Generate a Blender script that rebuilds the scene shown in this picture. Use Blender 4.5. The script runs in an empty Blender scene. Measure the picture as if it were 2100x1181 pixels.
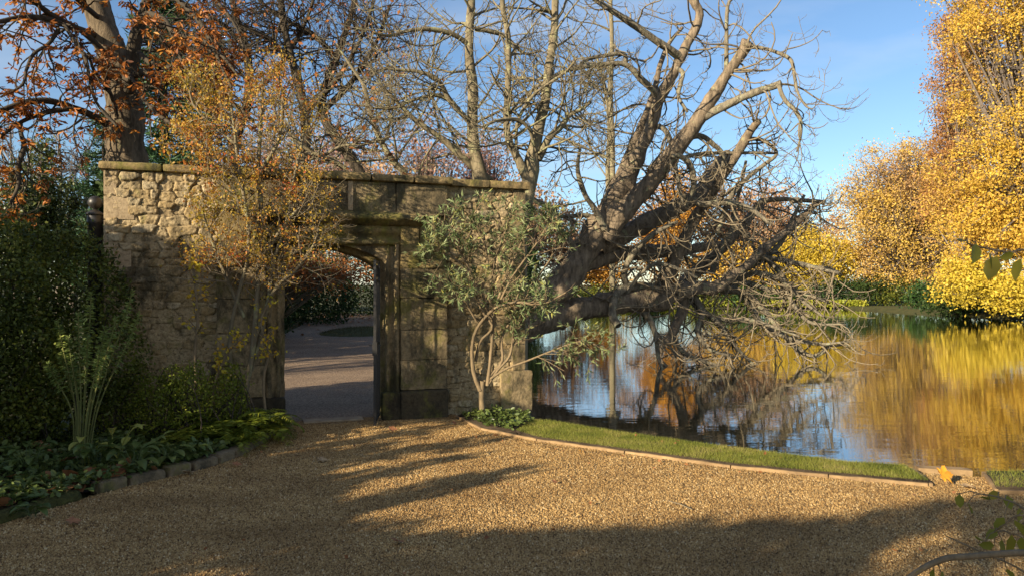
import bpy, math, random
import numpy as np
from mathutils import Vector, Matrix, noise as mnoise

# ------------------------------------------------------------------ camera, sky, sun, exposure
SC = bpy.context.scene
F = 1517.0; EYE = 1.65; W2 = 1050.0; H2 = 590.5
cam = bpy.data.cameras.new('camera'); cam_ob = bpy.data.objects.new('camera', cam)
SC.collection.objects.link(cam_ob); SC.camera = cam_ob
cam.sensor_width = 36; cam.lens = 26.0; cam.clip_start = 0.05; cam.clip_end = 2000
cam_ob.location = (0, 0, EYE); cam_ob.rotation_euler = (math.radians(90), 0, 0)
SUN_AZ = 47.0; SUN_EL = 17.5        # the light travels towards azimuth 47 deg right of the view, sun low behind left shoulder
world = bpy.data.worlds.new('World'); SC.world = world; world.use_nodes = True
wn = world.node_tree; wn.nodes.clear()
w_out = wn.nodes.new('ShaderNodeOutputWorld'); w_bg = wn.nodes.new('ShaderNodeBackground')
sky = wn.nodes.new('ShaderNodeTexSky'); sky.sky_type = 'NISHITA'; sky.sun_disc = False
sky.sun_elevation = math.radians(SUN_EL); sky.sun_rotation = math.radians(SUN_AZ + 180)
sky.air_density = 1.0; sky.dust_density = 0.1; sky.ozone_density = 3.5
tc = wn.nodes.new('ShaderNodeTexCoord'); mp = wn.nodes.new('ShaderNodeMapping')
mp.inputs['Rotation'].default_value = (0.0, math.radians(35), math.radians(20)); mp.inputs['Scale'].default_value = (1.0, 3.2, 6.0)
wns = wn.nodes.new('ShaderNodeTexNoise'); wns.inputs['Scale'].default_value = 1.3; wns.inputs['Detail'].default_value = 7; wns.inputs['Roughness'].default_value = .5
wrp = wn.nodes.new('ShaderNodeValToRGB'); wrp.color_ramp.elements[0].position = .55; wrp.color_ramp.elements[1].position = .80
wrp.color_ramp.elements[0].color = (0, 0, 0, 1); wrp.color_ramp.elements[1].color = (.45, .45, .45, 1)
wmx = wn.nodes.new('ShaderNodeMixRGB'); wmx.inputs['Color2'].default_value = (5.2, 5.5, 5.9, 1)
L_ = wn.links.new
L_(tc.outputs['Generated'], mp.inputs['Vector']); L_(mp.outputs[0], wns.inputs['Vector']); L_(wns.outputs['Fac'], wrp.inputs[0])
# unseen warm cloud added behind the camera as fill light for the shade
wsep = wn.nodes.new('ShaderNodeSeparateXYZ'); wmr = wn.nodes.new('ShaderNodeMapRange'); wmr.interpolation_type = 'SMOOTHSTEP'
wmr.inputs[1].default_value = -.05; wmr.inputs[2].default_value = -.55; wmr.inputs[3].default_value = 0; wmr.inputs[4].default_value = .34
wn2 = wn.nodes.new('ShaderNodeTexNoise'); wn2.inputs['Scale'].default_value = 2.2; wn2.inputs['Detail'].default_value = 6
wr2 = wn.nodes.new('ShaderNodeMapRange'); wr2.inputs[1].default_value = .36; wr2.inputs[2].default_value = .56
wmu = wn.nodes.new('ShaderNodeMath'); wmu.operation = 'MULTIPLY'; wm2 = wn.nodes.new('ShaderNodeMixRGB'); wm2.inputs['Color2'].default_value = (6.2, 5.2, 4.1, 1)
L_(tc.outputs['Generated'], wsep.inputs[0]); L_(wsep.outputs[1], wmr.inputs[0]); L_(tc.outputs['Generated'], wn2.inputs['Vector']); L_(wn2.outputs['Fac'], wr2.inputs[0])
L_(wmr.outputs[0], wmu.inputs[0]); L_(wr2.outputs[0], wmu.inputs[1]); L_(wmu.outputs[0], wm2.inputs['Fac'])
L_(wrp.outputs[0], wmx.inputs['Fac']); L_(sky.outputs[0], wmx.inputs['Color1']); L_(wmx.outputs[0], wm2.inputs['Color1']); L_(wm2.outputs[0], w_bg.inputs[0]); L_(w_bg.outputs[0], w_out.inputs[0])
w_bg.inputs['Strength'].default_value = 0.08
sun = bpy.data.lights.new('sun', 'SUN'); sun_ob = bpy.data.objects.new('sun', sun); SC.collection.objects.link(sun_ob)
sun.energy = 5.0; sun.angle = math.radians(.5); sun.color = (1.0, .85, .62)
_az = math.radians(SUN_AZ); _el = math.radians(SUN_EL)
SUND = Vector((math.sin(_az) * math.cos(_el), math.cos(_az) * math.cos(_el), -math.sin(_el)))
sun_ob.rotation_euler = SUND.to_track_quat('-Z', 'Y').to_euler()
SC.view_settings.view_transform = 'Standard'; SC.view_settings.look = 'None'
SC.view_settings.exposure = 1.15; SC.view_settings.gamma = 1.0
SC.render.engine = 'CYCLES'; SC.cycles.max_bounces = 6; SC.cycles.transparent_max_bounces = 4

# ------------------------------------------------------------------ helpers
rng = np.random.default_rng(7); random.seed(7)
COL = SC.collection
def at(px, py, Y): return np.array([(px - W2) / F * Y, Y, EYE - (py - H2) / F * Y])
def tag(o, label=None, cat=None, group=None, kind=None):
    if label: o['label'] = label
    if cat: o['category'] = cat
    if group: o['group'] = group
    if kind: o['kind'] = kind
    return o
def empty(name, loc, label=None, cat=None, group=None, rz=0):
    o = bpy.data.objects.new(name, None); o.empty_display_size = .2; COL.objects.link(o)
    o.location = [float(c) for c in loc]; o.rotation_euler = (0, 0, rz)
    return tag(o, label, cat, group)
class Geo:
    def __init__(s): s.v = []; s.f = []; s.n = 0; s.a = []
    def add(s, v, faces, attr=0.0):          # faces: list of int arrays (M,k)
        v = np.asarray(v, dtype=np.float32).reshape(-1, 3)
        for f in (faces if isinstance(faces, list) else [faces]):
            f = np.asarray(f, dtype=np.int64)
            if f.size: s.f.append(f + s.n)
        s.v.append(v); s.n += len(v)
        s.a.append(np.broadcast_to(np.asarray(attr, dtype=np.float32), (len(v),)))
        return s
    def build(s, name, mat, parent=None, origin=None, smooth=False):
        v = np.concatenate(s.v) if s.v else np.zeros((0, 3), np.float32)
        org = np.zeros(3)
        if parent is not None:
            m = np.array(parent.matrix_basis.inverted()) if parent.parent is None else None
            if m is not None: v = v @ m[:3, :3].T.astype(np.float32) + m[:3, 3].astype(np.float32)
        elif origin is not None:
            org = np.asarray(origin, float); v = v - org.astype(np.float32)
        me = bpy.data.meshes.new(name)
        lt = np.concatenate([np.full(len(f), f.shape[1], np.int32) for f in s.f]); li = np.concatenate([f.ravel() for f in s.f]).astype(np.int32)
        me.vertices.add(len(v)); me.vertices.foreach_set('co', v.astype(np.float32).ravel())
        me.loops.add(len(li)); me.loops.foreach_set('vertex_index', li)
        me.polygons.add(len(lt)); ls = np.concatenate([[0], np.cumsum(lt)[:-1]]).astype(np.int32)
        me.polygons.foreach_set('loop_start', ls); me.polygons.foreach_set('loop_total', lt)
        if smooth: me.polygons.foreach_set('use_smooth', np.ones(len(lt), bool))
        at_ = me.attributes.new('piece', 'FLOAT', 'POINT'); at_.data.foreach_set('value', np.concatenate(s.a).astype(np.float32))
        me.update(calc_edges=True); me.validate()
        me.materials.append(mat)
        o = bpy.data.objects.new(name, me); COL.objects.link(o); o.location = [float(c) for c in org]
        if parent is not None: o.parent = parent
        return o
def nrm(a): return a / np.maximum(np.linalg.norm(a, axis=-1, keepdims=True), 1e-9)
def tubes(g, P, R, sides=4, rough=0.0, cap=False):
    P = np.asarray(P, float); R = np.asarray(R, float)
    if P.ndim == 2: P = P[None]; R = R[None]
    if cap:
        P = np.concatenate([P, P[:, -1:] + nrm(P[:, -1:] - P[:, -2:-1]) * R[:, -1:, None] * .12], 1)
        R = np.concatenate([R, R[:, -1:] * .02], 1)
    N, K, _ = P.shape
    T = np.empty_like(P); T[:, 1:-1] = P[:, 2:] - P[:, :-2]; T[:, 0] = P[:, 1] - P[:, 0]; T[:, -1] = P[:, -1] - P[:, -2]
    T = nrm(T)
    ref = np.where(np.abs(T[:, 0, 2:3]) > .9, np.array([[1., 0, 0]]), np.array([[0, 0, 1.]]))
    n = nrm(np.cross(T[:, 0], ref)); Ns = []
    for k in range(K):
        n = nrm(n - (n * T[:, k]).sum(-1, keepdims=True) * T[:, k]); Ns.append(n)
    Nn = np.stack(Ns, 1); B = np.cross(T, Nn)
    a = np.arange(sides) / sides * 2 * math.pi
    rr = R[:, :, None].repeat(sides, 2)
    ring = Nn[:, :, None] * np.cos(a)[None, None, :, None] + B[:, :, None] * np.sin(a)[None, None, :, None]
    if rough:
        ctr = P[:, :, None] + ring * rr[..., None]
        fl = ctr.reshape(-1, 3); q = np.array([mnoise.noise(Vector(p * 2.3)) + .6 * mnoise.noise(Vector(p * 7.1)) + .35 * mnoise.noise(Vector(p * 17)) for p in fl]).reshape(rr.shape)
        rr = rr * (1 + rough * q)
    V = P[:, :, None] + ring * rr[..., None]
    i = np.arange(N)[:, None, None] * K * sides; k = np.arange(K - 1)[None, :, None] * sides; s_ = np.arange(sides)[None, None, :]
    s2 = (s_ + 1) % sides
    f = np.stack([i + k + s_, i + k + s2, i + k + sides + s2, i + k + sides + s_], -1).reshape(-1, 4)
    g.add(V.reshape(-1, 3), f)
def spline(P, R, n):
    P = np.asarray(P, float); R = np.asarray(R, float); m = len(P)
    if m < 3: P = np.stack([P[0], (P[0] + P[-1]) / 2, P[-1]]); R = np.array([R[0], (R[0] + R[-1]) / 2, R[-1]]); m = 3
    Q = np.vstack([2 * P[0] - P[1], P, 2 * P[-1] - P[-2]])
    t = np.linspace(0, m - 1 - 1e-6, n); i = t.astype(int); u = (t - i)[:, None]
    a, b, c, d = Q[i], Q[i + 1], Q[i + 2], Q[i + 3]
    out = .5 * ((2 * b) + (-a + c) * u + (2 * a - 5 * b + 4 * c - d) * u ** 2 + (-a + 3 * b - 3 * c + d) * u ** 3)
    return out, np.interp(t, np.arange(m), R)
def limb_px(pts, Y0, Y1, n=None, bow=0):
    """pts: (px, py, radius px) traced along a real limb standing at a depth Y0..Y1 from the camera."""
    m = len(pts); P = []; R = []
    for i, (a, b, r) in enumerate(pts):
        t = i / (m - 1); Y = Y0 + (Y1 - Y0) * t + bow * math.sin(math.pi * t)
        P.append(at(a, b, Y)); R.append(r / F * Y)
    return spline(P, R, n or max(8, 5 * m))
def grow(S, D, L, R0, K=5, wander=.18, up=0.0, taper=.35, droop=0.0):
    N = len(S); P = np.empty((N, K + 1, 3)); P[:, 0] = S; d = nrm(D)
    w = nrm(rng.normal(size=(N, 3))) * wander; st = (L / K)[:, None]
    for k in range(K):
        d = nrm(d + w + rng.normal(size=(N, 3)) * wander * .6 + np.array([0, 0, 1.]) * (up * (k / K) - droop * (1 - k / K)))
        P[:, k + 1] = P[:, k] + d * st
    R = R0[:, None] * np.linspace(1, taper, K + 1)[None]
    return P, R
def spawn(P, R, n, tmin=.15, tmax=1.0, ang=(35, 75), lr=(.3, .6), rr=.55, plen=None, up=0.0):
    N, K, _ = P.shape; idx = np.repeat(np.arange(N), n); M = len(idx)
    t = rng.uniform(tmin, tmax, M) * (K - 1); i = np.minimum(t.astype(int), K - 2); u = t - i
    S = P[idx, i] * (1 - u[:, None]) + P[idx, i + 1] * u[:, None]
    T = nrm(P[idx, i + 1] - P[idx, i]); q = nrm(np.cross(T, nrm(rng.normal(size=(M, 3)))))
    a = np.radians(rng.uniform(*ang, M))[:, None]
    D = nrm(T * np.cos(a) + q * np.sin(a) + np.array([0, 0, up]))
    PL = np.linalg.norm(np.diff(P, axis=1), axis=-1).sum(1)[idx] if plen is None else np.full(M, plen)
    L = PL * rng.uniform(*lr, M) * (1.15 - .6 * t / (K - 1))
    r = (R[idx, i] * (1 - u) + R[idx, i + 1] * u) * rr
    return S, D, L, r
TM = {
 'diamond': (np.array([[0, 0, 0], [.45, .30, .07], [1, 0, 0], [.45, -.30, .07]]), [np.array([[0, 3, 2], [0, 2, 1]])]),
 'ovate': (np.array([[0, 0, 0], [.3, .30, .06], [.7, .24, .05], [1, 0, -.06], [.7, -.24, .05], [.3, -.30, .06]]), [np.array([[0, 3, 2, 1], [0, 5, 4, 3]])]),
 'lance': (np.array([[0, 0, 0], [.4, .11, .03], [1, 0, -.1], [.4, -.11, .03]]), [np.array([[0, 3, 2], [0, 2, 1]])]),
 'pinna': (np.array([[0, 0, 0], [.35, .13, .03], [1, 0, -.08], [.35, -.13, .03]]), [np.array([[0, 3, 2], [0, 2, 1]])]),
 'lobe': (np.array([[0, 0, 0], [.62, .17, .10], [1, 0, -.12], [.62, -.17, .10]]), [np.array([[0, 3, 2], [0, 2, 1]])]),
 'needle': (np.array([[0, -.035, 0], [1, 0, -.05], [0, .035, 0]]), [np.array([[0, 1, 2]])]),
 'strip': (np.array([[0, 0, 0], [.5, .045, .10], [1, 0, .02], [.5, -.045, .10]]), [np.array([[0, 3, 2], [0, 2, 1]])]),
}
def leaves(g, pos, D, size, tmpl='diamond', flat=0.0):
    pos = np.asarray(pos, float); N = len(pos); X = nrm(np.asarray(D, float)); v, fs = TM[tmpl]
    rnd = rng.normal(size=(N, 3)) * (1 - flat) + np.array([0, 0, 1.]) * flat * 2
    Z = nrm(rnd - (rnd * X).sum(-1, keepdims=True) * X); Y = np.cross(Z, X)
    s = np.asarray(size, float)[:, None, None]
    V = pos[:, None] + s * (X[:, None] * v[None, :, 0:1] + Y[:, None] * v[None, :, 1:2] + Z[:, None] * v[None, :, 2:3])
    off = (np.arange(N) * len(v))[:, None, None]
    g.add(V.reshape(-1, 3), [(f[None] + off).reshape(-1, f.shape[1]) for f in fs], np.repeat(rng.random(N), len(v)))
def rdir(n, down=0.0, up=0.0): return nrm(rng.normal(size=(n, 3)) + np.array([0, 0, up - down]))

# ------------------------------------------------------------------ materials
def newmat(name):
    m = bpy.data.materials.new(name); m.use_nodes = True; nt = m.node_tree; b = nt.nodes['Principled BSDF']
    b.inputs['Specular IOR Level'].default_value = .3
    return m, nt, b
def N(nt, t, **k):
    n = nt.nodes.new(t)
    for a, v in k.items():
        if a in n.inputs: n.inputs[a].default_value = v
        else: setattr(n, a, v)
    return n
def ramp(nt, stops, interp='LINEAR'):
    r = nt.nodes.new('ShaderNodeValToRGB'); cr = r.color_ramp; cr.interpolation = interp
    while len(cr.elements) > 1: cr.elements.remove(cr.elements[-1])
    cr.elements[0].position = stops[0][0]; cr.elements[0].color = (*stops[0][1], 1)
    for p, c in stops[1:]:
        e = cr.elements.new(p); e.color = (*c, 1)
    return r
def coords(nt, scale=(1, 1, 1)):
    g = N(nt, 'ShaderNodeNewGeometry'); m = N(nt, 'ShaderNodeMapping'); m.inputs['Scale'].default_value = scale
    nt.links.new(g.outputs['Position'], m.inputs['Vector']); return m.outputs[0]
def noise(nt, vec, scale, detail=4, rough=.6):
    n = N(nt, 'ShaderNodeTexNoise'); n.inputs['Scale'].default_value = scale; n.inputs['Detail'].default_value = detail
    n.inputs['Roughness'].default_value = rough; nt.links.new(vec, n.inputs['Vector']); return n.outputs['Fac']
def mixc(nt, fac, a, b, mode='MIX'):
    m = N(nt, 'ShaderNodeMixRGB'); m.blend_type = mode
    for s_, k in ((fac, 'Fac'), (a, 'Color1'), (b, 'Color2')):
        if isinstance(s_, (int, float)): m.inputs[k].default_value = s_
        elif isinstance(s_, tuple): m.inputs[k].default_value = (*s_, 1)
        else: nt.links.new(s_, m.inputs[k])
    return m.outputs[0]
def bump(nt, b, h, strength, dist=.02, prev=None):
    n = N(nt, 'ShaderNodeBump'); n.inputs['Strength'].default_value = strength; n.inputs['Distance'].default_value = dist
    nt.links.new(h, n.inputs['Height'])
    if prev is not None: nt.links.new(prev, n.inputs['Normal'])
    nt.links.new(n.outputs[0], b.inputs['Normal']); return n.outputs[0]
def leafmat(name, cols, trans=.35, rough=.5, spec=.3, big=None):
    m, nt, b = newmat(name); g = N(nt, 'ShaderNodeAttribute'); g.attribute_name = 'piece'
    r = ramp(nt, [(i / max(1, len(cols) - 1), c) for i, c in enumerate(cols)])
    fac = g.outputs['Fac']
    # neighbouring leaves share a tone: patches of colour through the crown
    n = noise(nt, coords(nt), big or 1.2, 2)
    ma = N(nt, 'ShaderNodeMath', operation='MULTIPLY_ADD'); ma.inputs[1].default_value = .55; nt.links.new(fac, ma.inputs[0])
    mb = N(nt, 'ShaderNodeMath', operation='MULTIPLY_ADD'); mb.inputs[1].default_value = 1.5; mb.inputs[2].default_value = -.52
    nt.links.new(n, mb.inputs[0]); nt.links.new(mb.outputs[0], ma.inputs[2]); nt.links.new(ma.outputs[0], r.inputs[0])
    nt.links.new(r.outputs[0], b.inputs['Base Color']); b.inputs['Roughness'].default_value = rough; b.inputs['Specular IOR Level'].default_value = spec
    t = N(nt, 'ShaderNodeBsdfTranslucent'); nt.links.new(r.outputs[0], t.inputs[0]); mx = N(nt, 'ShaderNodeMixShader'); mx.inputs[0].default_value = trans
    nt.links.new(b.outputs[0], mx.inputs[1]); nt.links.new(t.outputs[0], mx.inputs[2]); nt.links.new(mx.outputs[0], nt.nodes['Material Output'].inputs[0])
    return m
def barkmat(name, c1, c2, c3, scale=6, lichen=.55, bs=.6, stretch=.25):
    m, nt, b = newmat(name); v = coords(nt, (1, 1, stretch)); v1 = coords(nt)
    n1 = noise(nt, v, scale * 2.5, 6, .7); r = ramp(nt, [(.3, c1), (.7, c2)]); nt.links.new(n1, r.inputs[0])
    n2 = noise(nt, v1, scale, 5, .7); r2 = ramp(nt, [(lichen, (0, 0, 0)), (lichen + .08, (1, 1, 1))]); nt.links.new(n2, r2.inputs[0])
    nt.links.new(mixc(nt, r2.outputs[0], r.outputs[0], c3), b.inputs['Base Color']); b.inputs['Roughness'].default_value = .9
    bump(nt, b, n1, bs, .04); return m
def stonemat(name, cols, joint=(.07, .055, .034), moss=.62, bs=.5, black=.70, use_attr=True, dark=(.035, .032, .02)):
    m, nt, b = newmat(name); v = coords(nt)
    n1 = noise(nt, v, 3.2, 6, .65); n2 = noise(nt, v, 26, 5, .75)
    r = ramp(nt, [(i / (len(cols) - 1), c) for i, c in enumerate(cols)])
    if use_attr:
        a = N(nt, 'ShaderNodeAttribute'); a.attribute_name = 'piece'
        ma = N(nt, 'ShaderNodeMath', operation='MULTIPLY_ADD'); ma.inputs[1].default_value = .6; nt.links.new(a.outputs['Fac'], ma.inputs[0])
        mb = N(nt, 'ShaderNodeMath', operation='MULTIPLY_ADD'); mb.inputs[1].default_value = .9; mb.inputs[2].default_value = -.25
        nt.links.new(n1, mb.inputs[0]); nt.links.new(mb.outputs[0], ma.inputs[2]); nt.links.new(ma.outputs[0], r.inputs[0])
    else:
        r3 = N(nt, 'ShaderNodeMapRange'); r3.inputs[1].default_value = .3; r3.inputs[2].default_value = .7; nt.links.new(n1, r3.inputs[0]); nt.links.new(r3.outputs[0], r.inputs[0])
    c = r.outputs[0]
    if use_attr:
        lt = ramp(nt, [(.0, (1, 1, 1)), (.045, (0, 0, 0))]); nt.links.new(a.outputs['Fac'], lt.inputs[0]); jm = mixc(nt, lt.outputs[0], (0, 0, 0), (1, 1, 1)); c = mixc(nt, jm, c, joint) if name == 'rubble_stone' else c
    rg = ramp(nt, [(.28, (.42, .38, .33)), (.5, (.9, .87, .82)), (.72, (1.2, 1.17, 1.1))]); nt.links.new(n2, rg.inputs[0]); c = mixc(nt, 1.0, c, rg.outputs[0], 'MULTIPLY')
    n3 = noise(nt, coords(nt, (1, 1, .8)), 2.1, 7, .72); rm = ramp(nt, [(moss, (0, 0, 0)), (moss + .10, (.75, .75, .75))]); nt.links.new(n3, rm.inputs[0])
    c = mixc(nt, rm.outputs[0], c, (.16, .15, .03))
    mp2 = N(nt, 'ShaderNodeMapping'); mp2.inputs['Location'].default_value = (7, 3, 1); mp2.inputs['Scale'].default_value = (1, 1, .5); nt.links.new(v, mp2.inputs['Vector'])
    n4 = noise(nt, mp2.outputs[0], 3.1, 8, .75); rb = ramp(nt, [(black - .12, (0, 0, 0)), (black, (.8, .8, .8))]); nt.links.new(n4, rb.inputs[0])
    c = mixc(nt, rb.outputs[0], c, dark)
    nt.links.new(c, b.inputs['Base Color']); b.inputs['Roughness'].default_value = .92
    p = bump(nt, b, n2, bs, .02); bump(nt, b, noise(nt, v, 90, 3), .35, .006, p)
    return m
M = {}
M['bark_old'] = barkmat('bark_old', (.05, .038, .026), (.30, .23, .155), (.28, .27, .15), 4.5, .60, 1.0)
M['bark_limb'] = barkmat('bark_limb', (.055, .047, .034), (.28, .24, .17), (.27, .27, .17), 6, .56, .9)
M['bark_twig'] = barkmat('bark_twig', (.12, .095, .062), (.27, .22, .145), (.30, .28, .17), 8, .62, .3)
M['bark_pale'] = barkmat('bark_pale', (.09, .075, .045), (.25, .205, .13), (.27, .26, .14), 5, .54, .6)
M['bark_dark'] = barkmat('bark_dark', (.03, .024, .016), (.08, .062, .042), (.12, .11, .06), 6, .66, .6)
M['bark_grey'] = barkmat('bark_grey', (.11, .09, .075), (.21, .175, .15), (.20, .16, .12), 3, .6, .2)
M['bark_chestnut'] = barkmat('bark_chestnut', (.03, .024, .015), (.20, .15, .095), (.15, .14, .07), 6, .62, 1.0)
M['cane'] = barkmat('cane', (.11, .085, .05), (.26, .19, .11), (.30, .24, .12), 14, .7, .2)
M['gold'] = leafmat('gold_leaves', [(.34, .21, .09), (.50, .30, .08), (.58, .37, .06), (.70, .49, .07), (.58, .36, .05), (.46, .33, .16)], big=.20)
M['gold_brown'] = leafmat('gold_brown_leaves', [(.30, .18, .10), (.44, .28, .12), (.58, .38, .10), (.68, .48, .08), (.50, .36, .20)], big=.22)
M['russet'] = leafmat('russet_leaves', [(.20, .06, .02), (.34, .12, .03), (.42, .18, .05)], big=.3)
M['cypress'] = leafmat('cypress_leaves', [(.26, .13, .05), (.40, .20, .07), (.50, .28, .08)], big=.3)
M['yellow'] = leafmat('yellow_leaves', [(.30, .24, .04), (.50, .38, .04), (.66, .50, .06), (.54, .36, .08)], big=.35)
M['orange'] = leafmat('orange_leaves', [(.34, .17, .05), (.52, .27, .05), (.66, .36, .05)], big=.3)
M['peach'] = leafmat('peach_leaves', [(.30, .17, .10), (.44, .27, .15), (.55, .34, .18)], big=.3)
M['pink'] = leafmat('pink_twig_leaves', [(.28, .15, .12), (.42, .24, .19), (.46, .29, .22)], big=.3)
M['evergreen'] = leafmat('evergreen_leaves', [(.012, .022, .008), (.025, .045, .012), (.05, .075, .018)], .12, .65, .12, big=.9)
M['hedge'] = leafmat('hedge_leaves', [(.024, .034, .007), (.06, .078, .014), (.13, .15, .024), (.26, .23, .035)], .2, .45, .25, big=1.6)
M['conifer'] = leafmat('conifer_needles', [(.02, .05, .022), (.04, .09, .035), (.07, .12, .04)], .1, .5, big=.6)
M['ivy'] = leafmat('ivy_leaves', [(.03, .045, .012), (.07, .085, .02), (.11, .12, .03)], .15, .4, big=.5)
M['bank_green'] = leafmat('bank_shrub_leaves', [(.015, .035, .012), (.03, .07, .018), (.08, .15, .03)], .25, .5, big=.3)
M['lime'] = leafmat('lime_groundcover', [(.16, .20, .02), (.28, .30, .03), (.40, .36, .05)], .3, big=.4)
M['chestnut'] = leafmat('chestnut_leaves', [(.12, .04, .014), (.26, .085, .018), (.42, .15, .025), (.50, .26, .05)], .35, .5, big=1.3)
M['spindle'] = leafmat('spindle_leaves', [(.16, .15, .02), (.34, .25, .03), (.50, .33, .05), (.50, .21, .04), (.42, .08, .03)], .4, .5, big=2.2)
M['sapling'] = leafmat('sapling_leaves', [(.34, .34, .03), (.58, .46, .04), (.60, .30, .03)], .4, big=3)
M['buddleja'] = leafmat('buddleja_leaves', [(.05, .08, .025), (.12, .17, .06), (.26, .30, .15), (.34, .32, .06)], .25, .55, big=3)
M['herb'] = leafmat('herb_leaves', [(.05, .075, .018), (.10, .14, .035), (.17, .20, .05)], .25, .4, .4, big=2)
M['herb_yellow'] = leafmat('yellowing_leaves', [(.16, .20, .03), (.36, .36, .08), (.46, .38, .08)], .35, .45, big=3)
M['fern'] = leafmat('fern_fronds', [(.08, .11, .012), (.18, .22, .025), (.32, .30, .035)], .35, .5, big=2)
M['euphorbia'] = leafmat('euphorbia_leaves', [(.12, .17, .045), (.20, .27, .07), (.34, .38, .09)], .25, .45, big=3)
M['euph_stem'] = barkmat('euphorbia_stem', (.09, .11, .03), (.20, .19, .06), (.20, .13, .05), 12, .7, .1)
M['bramble'] = leafmat('bush_leaves', [(.14, .15, .02), (.22, .22, .03), (.36, .28, .04)], .45, .5, big=6)
M['grass'] = leafmat('grass_blades', [(.08, .10, .016), (.17, .20, .028), (.28, .28, .05), (.38, .31, .12)], .35, .5, big=2.5)
M['dead'] = leafmat('fallen_leaves', [(.14, .05, .02), (.30, .13, .05), (.40, .20, .09)], .15, .6, big=3)
def simple(name, c1, c2, scale, rough=.9, bs=.4, dist=.02, metal=0, spec=.3):
    m, nt, b = newmat(name); n = noise(nt, coords(nt), scale, 6, .65); r = ramp(nt, [(.32, c1), (.68, c2)]); nt.links.new(n, r.inputs[0])
    nt.links.new(r.outputs[0], b.inputs['Base Color']); b.inputs['Roughness'].default_value = rough; b.inputs['Metallic'].default_value = metal
    b.inputs['Specular IOR Level'].default_value = spec
    if bs: bump(nt, b, n, bs, dist)
    return m
M['iron'] = simple('black_iron', (.012, .012, .012), (.03, .026, .022), 30, .45, .15, .004, spec=.5)
M['soil'] = simple('soil', (.022, .016, .010), (.06, .042, .026), 9, .95, .8, .05)
M['rust_leaf'] = simple('rust_leaf', (.22, .09, .04), (.40, .18, .08), 22, .65, .3, .01)
M['tan_leaf'] = simple('tan_leaf', (.30, .20, .10), (.46, .32, .17), 22, .65, .3, .01)
M['orange_leaf'] = simple('orange_leaf', (.55, .22, .02), (.72, .34, .03), 16, .6, .2, .01)
M['board'] = simple('edging_board', (.14, .09, .045), (.36, .24, .12), 5, .85, .4, .01)
M['threshold'] = simple('threshold_stone', (.22, .16, .10), (.40, .31, .20), 6, .85, .4, .01)
M['edge_stone'] = stonemat('edge_stone', [(.16, .12, .075), (.24, .19, .12), (.30, .24, .15)], moss=.52, black=.66)
M['moss'] = simple('moss', (.035, .036, .010), (.10, .095, .025), 28, .95, 1, .03)
OCH = [(.16, .125, .075), (.36, .28, .165), (.46, .37, .225), (.34, .25, .125), (.50, .42, .28), (.28, .225, .15)]
M['rubble'] = stonemat('rubble_stone', OCH, moss=.57, black=.62, bs=1.0)
M['ashlar'] = stonemat('ashlar_stone', [(.22, .17, .10), (.42, .33, .19), (.56, .46, .29)], moss=.50, black=.57, bs=.9)
M['ashlar_clean'] = stonemat('quoin_stone', [(.36, .28, .18), (.44, .35, .23), (.48, .39, .27)], moss=.72, black=.80, bs=.35)
M['coping'] = stonemat('coping_stone', [(.26, .19, .09), (.36, .27, .14), (.44, .34, .18)], moss=.50, black=.60, bs=.6)
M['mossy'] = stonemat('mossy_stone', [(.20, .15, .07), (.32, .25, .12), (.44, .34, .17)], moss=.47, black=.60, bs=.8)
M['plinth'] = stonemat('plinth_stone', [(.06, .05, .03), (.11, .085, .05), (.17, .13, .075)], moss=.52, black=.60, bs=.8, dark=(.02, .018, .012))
# gravel
def gravelmat(nm='gravel', cs=None):
    m, nt, b = newmat(nm); v = coords(nt); vo = N(nt, 'ShaderNodeTexVoronoi'); vo.inputs['Scale'].default_value = 75; nt.links.new(v, vo.inputs['Vector'])
    sp = N(nt, 'ShaderNodeSeparateColor'); nt.links.new(vo.outputs['Color'], sp.inputs[0])
    r = ramp(nt, cs or [(0, (.11, .055, .018)), (.3, (.25, .15, .055)), (.6, (.38, .24, .09)), (1, (.50, .33, .14))]); nt.links.new(sp.outputs[0], r.inputs[0])
    n = noise(nt, v, .8, 4); rr = ramp(nt, [(.3, (.82, .78, .74)), (.7, (1.08, 1.05, 1.0))]); nt.links.new(n, rr.inputs[0])
    nt.links.new(mixc(nt, 1., r.outputs[0], rr.outputs[0], 'MULTIPLY'), b.inputs['Base Color']); b.inputs['Roughness'].default_value = .85
    inv = N(nt, 'ShaderNodeMath', operation='SUBTRACT'); inv.inputs[0].default_value = 1; nt.links.new(vo.outputs['Distance'], inv.inputs[1])
    p = bump(nt, b, inv.outputs[0], 1.0, .014); bump(nt, b, noise(nt, v, 14, 3), .6, .03, p); return m
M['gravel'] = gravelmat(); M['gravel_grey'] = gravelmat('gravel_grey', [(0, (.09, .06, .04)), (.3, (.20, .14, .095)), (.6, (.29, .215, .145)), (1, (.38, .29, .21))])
def pebblemat():
    m, nt, b = newmat('pebbles'); a = N(nt, 'ShaderNodeAttribute'); a.attribute_name = 'piece'
    r = ramp(nt, [(0, (.10, .05, .018)), (.25, (.31, .185, .065)), (.6, (.47, .30, .115)), (.9, (.58, .39, .165)), (1, (.68, .53, .30))]); nt.links.new(a.outputs['Fac'], r.inputs[0])
    n = noise(nt, coords(nt, (1, 1.6, 1)), .9, 5, .65); rr = ramp(nt, [(.32, (.62, .58, .54)), (.62, (1.05, 1.04, 1.02))]); nt.links.new(n, rr.inputs[0])
    nt.links.new(mixc(nt, 1., r.outputs[0], rr.outputs[0], 'MULTIPLY'), b.inputs['Base Color']); b.inputs['Roughness'].default_value = .8; return m
M['pebble'] = pebblemat()
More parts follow.
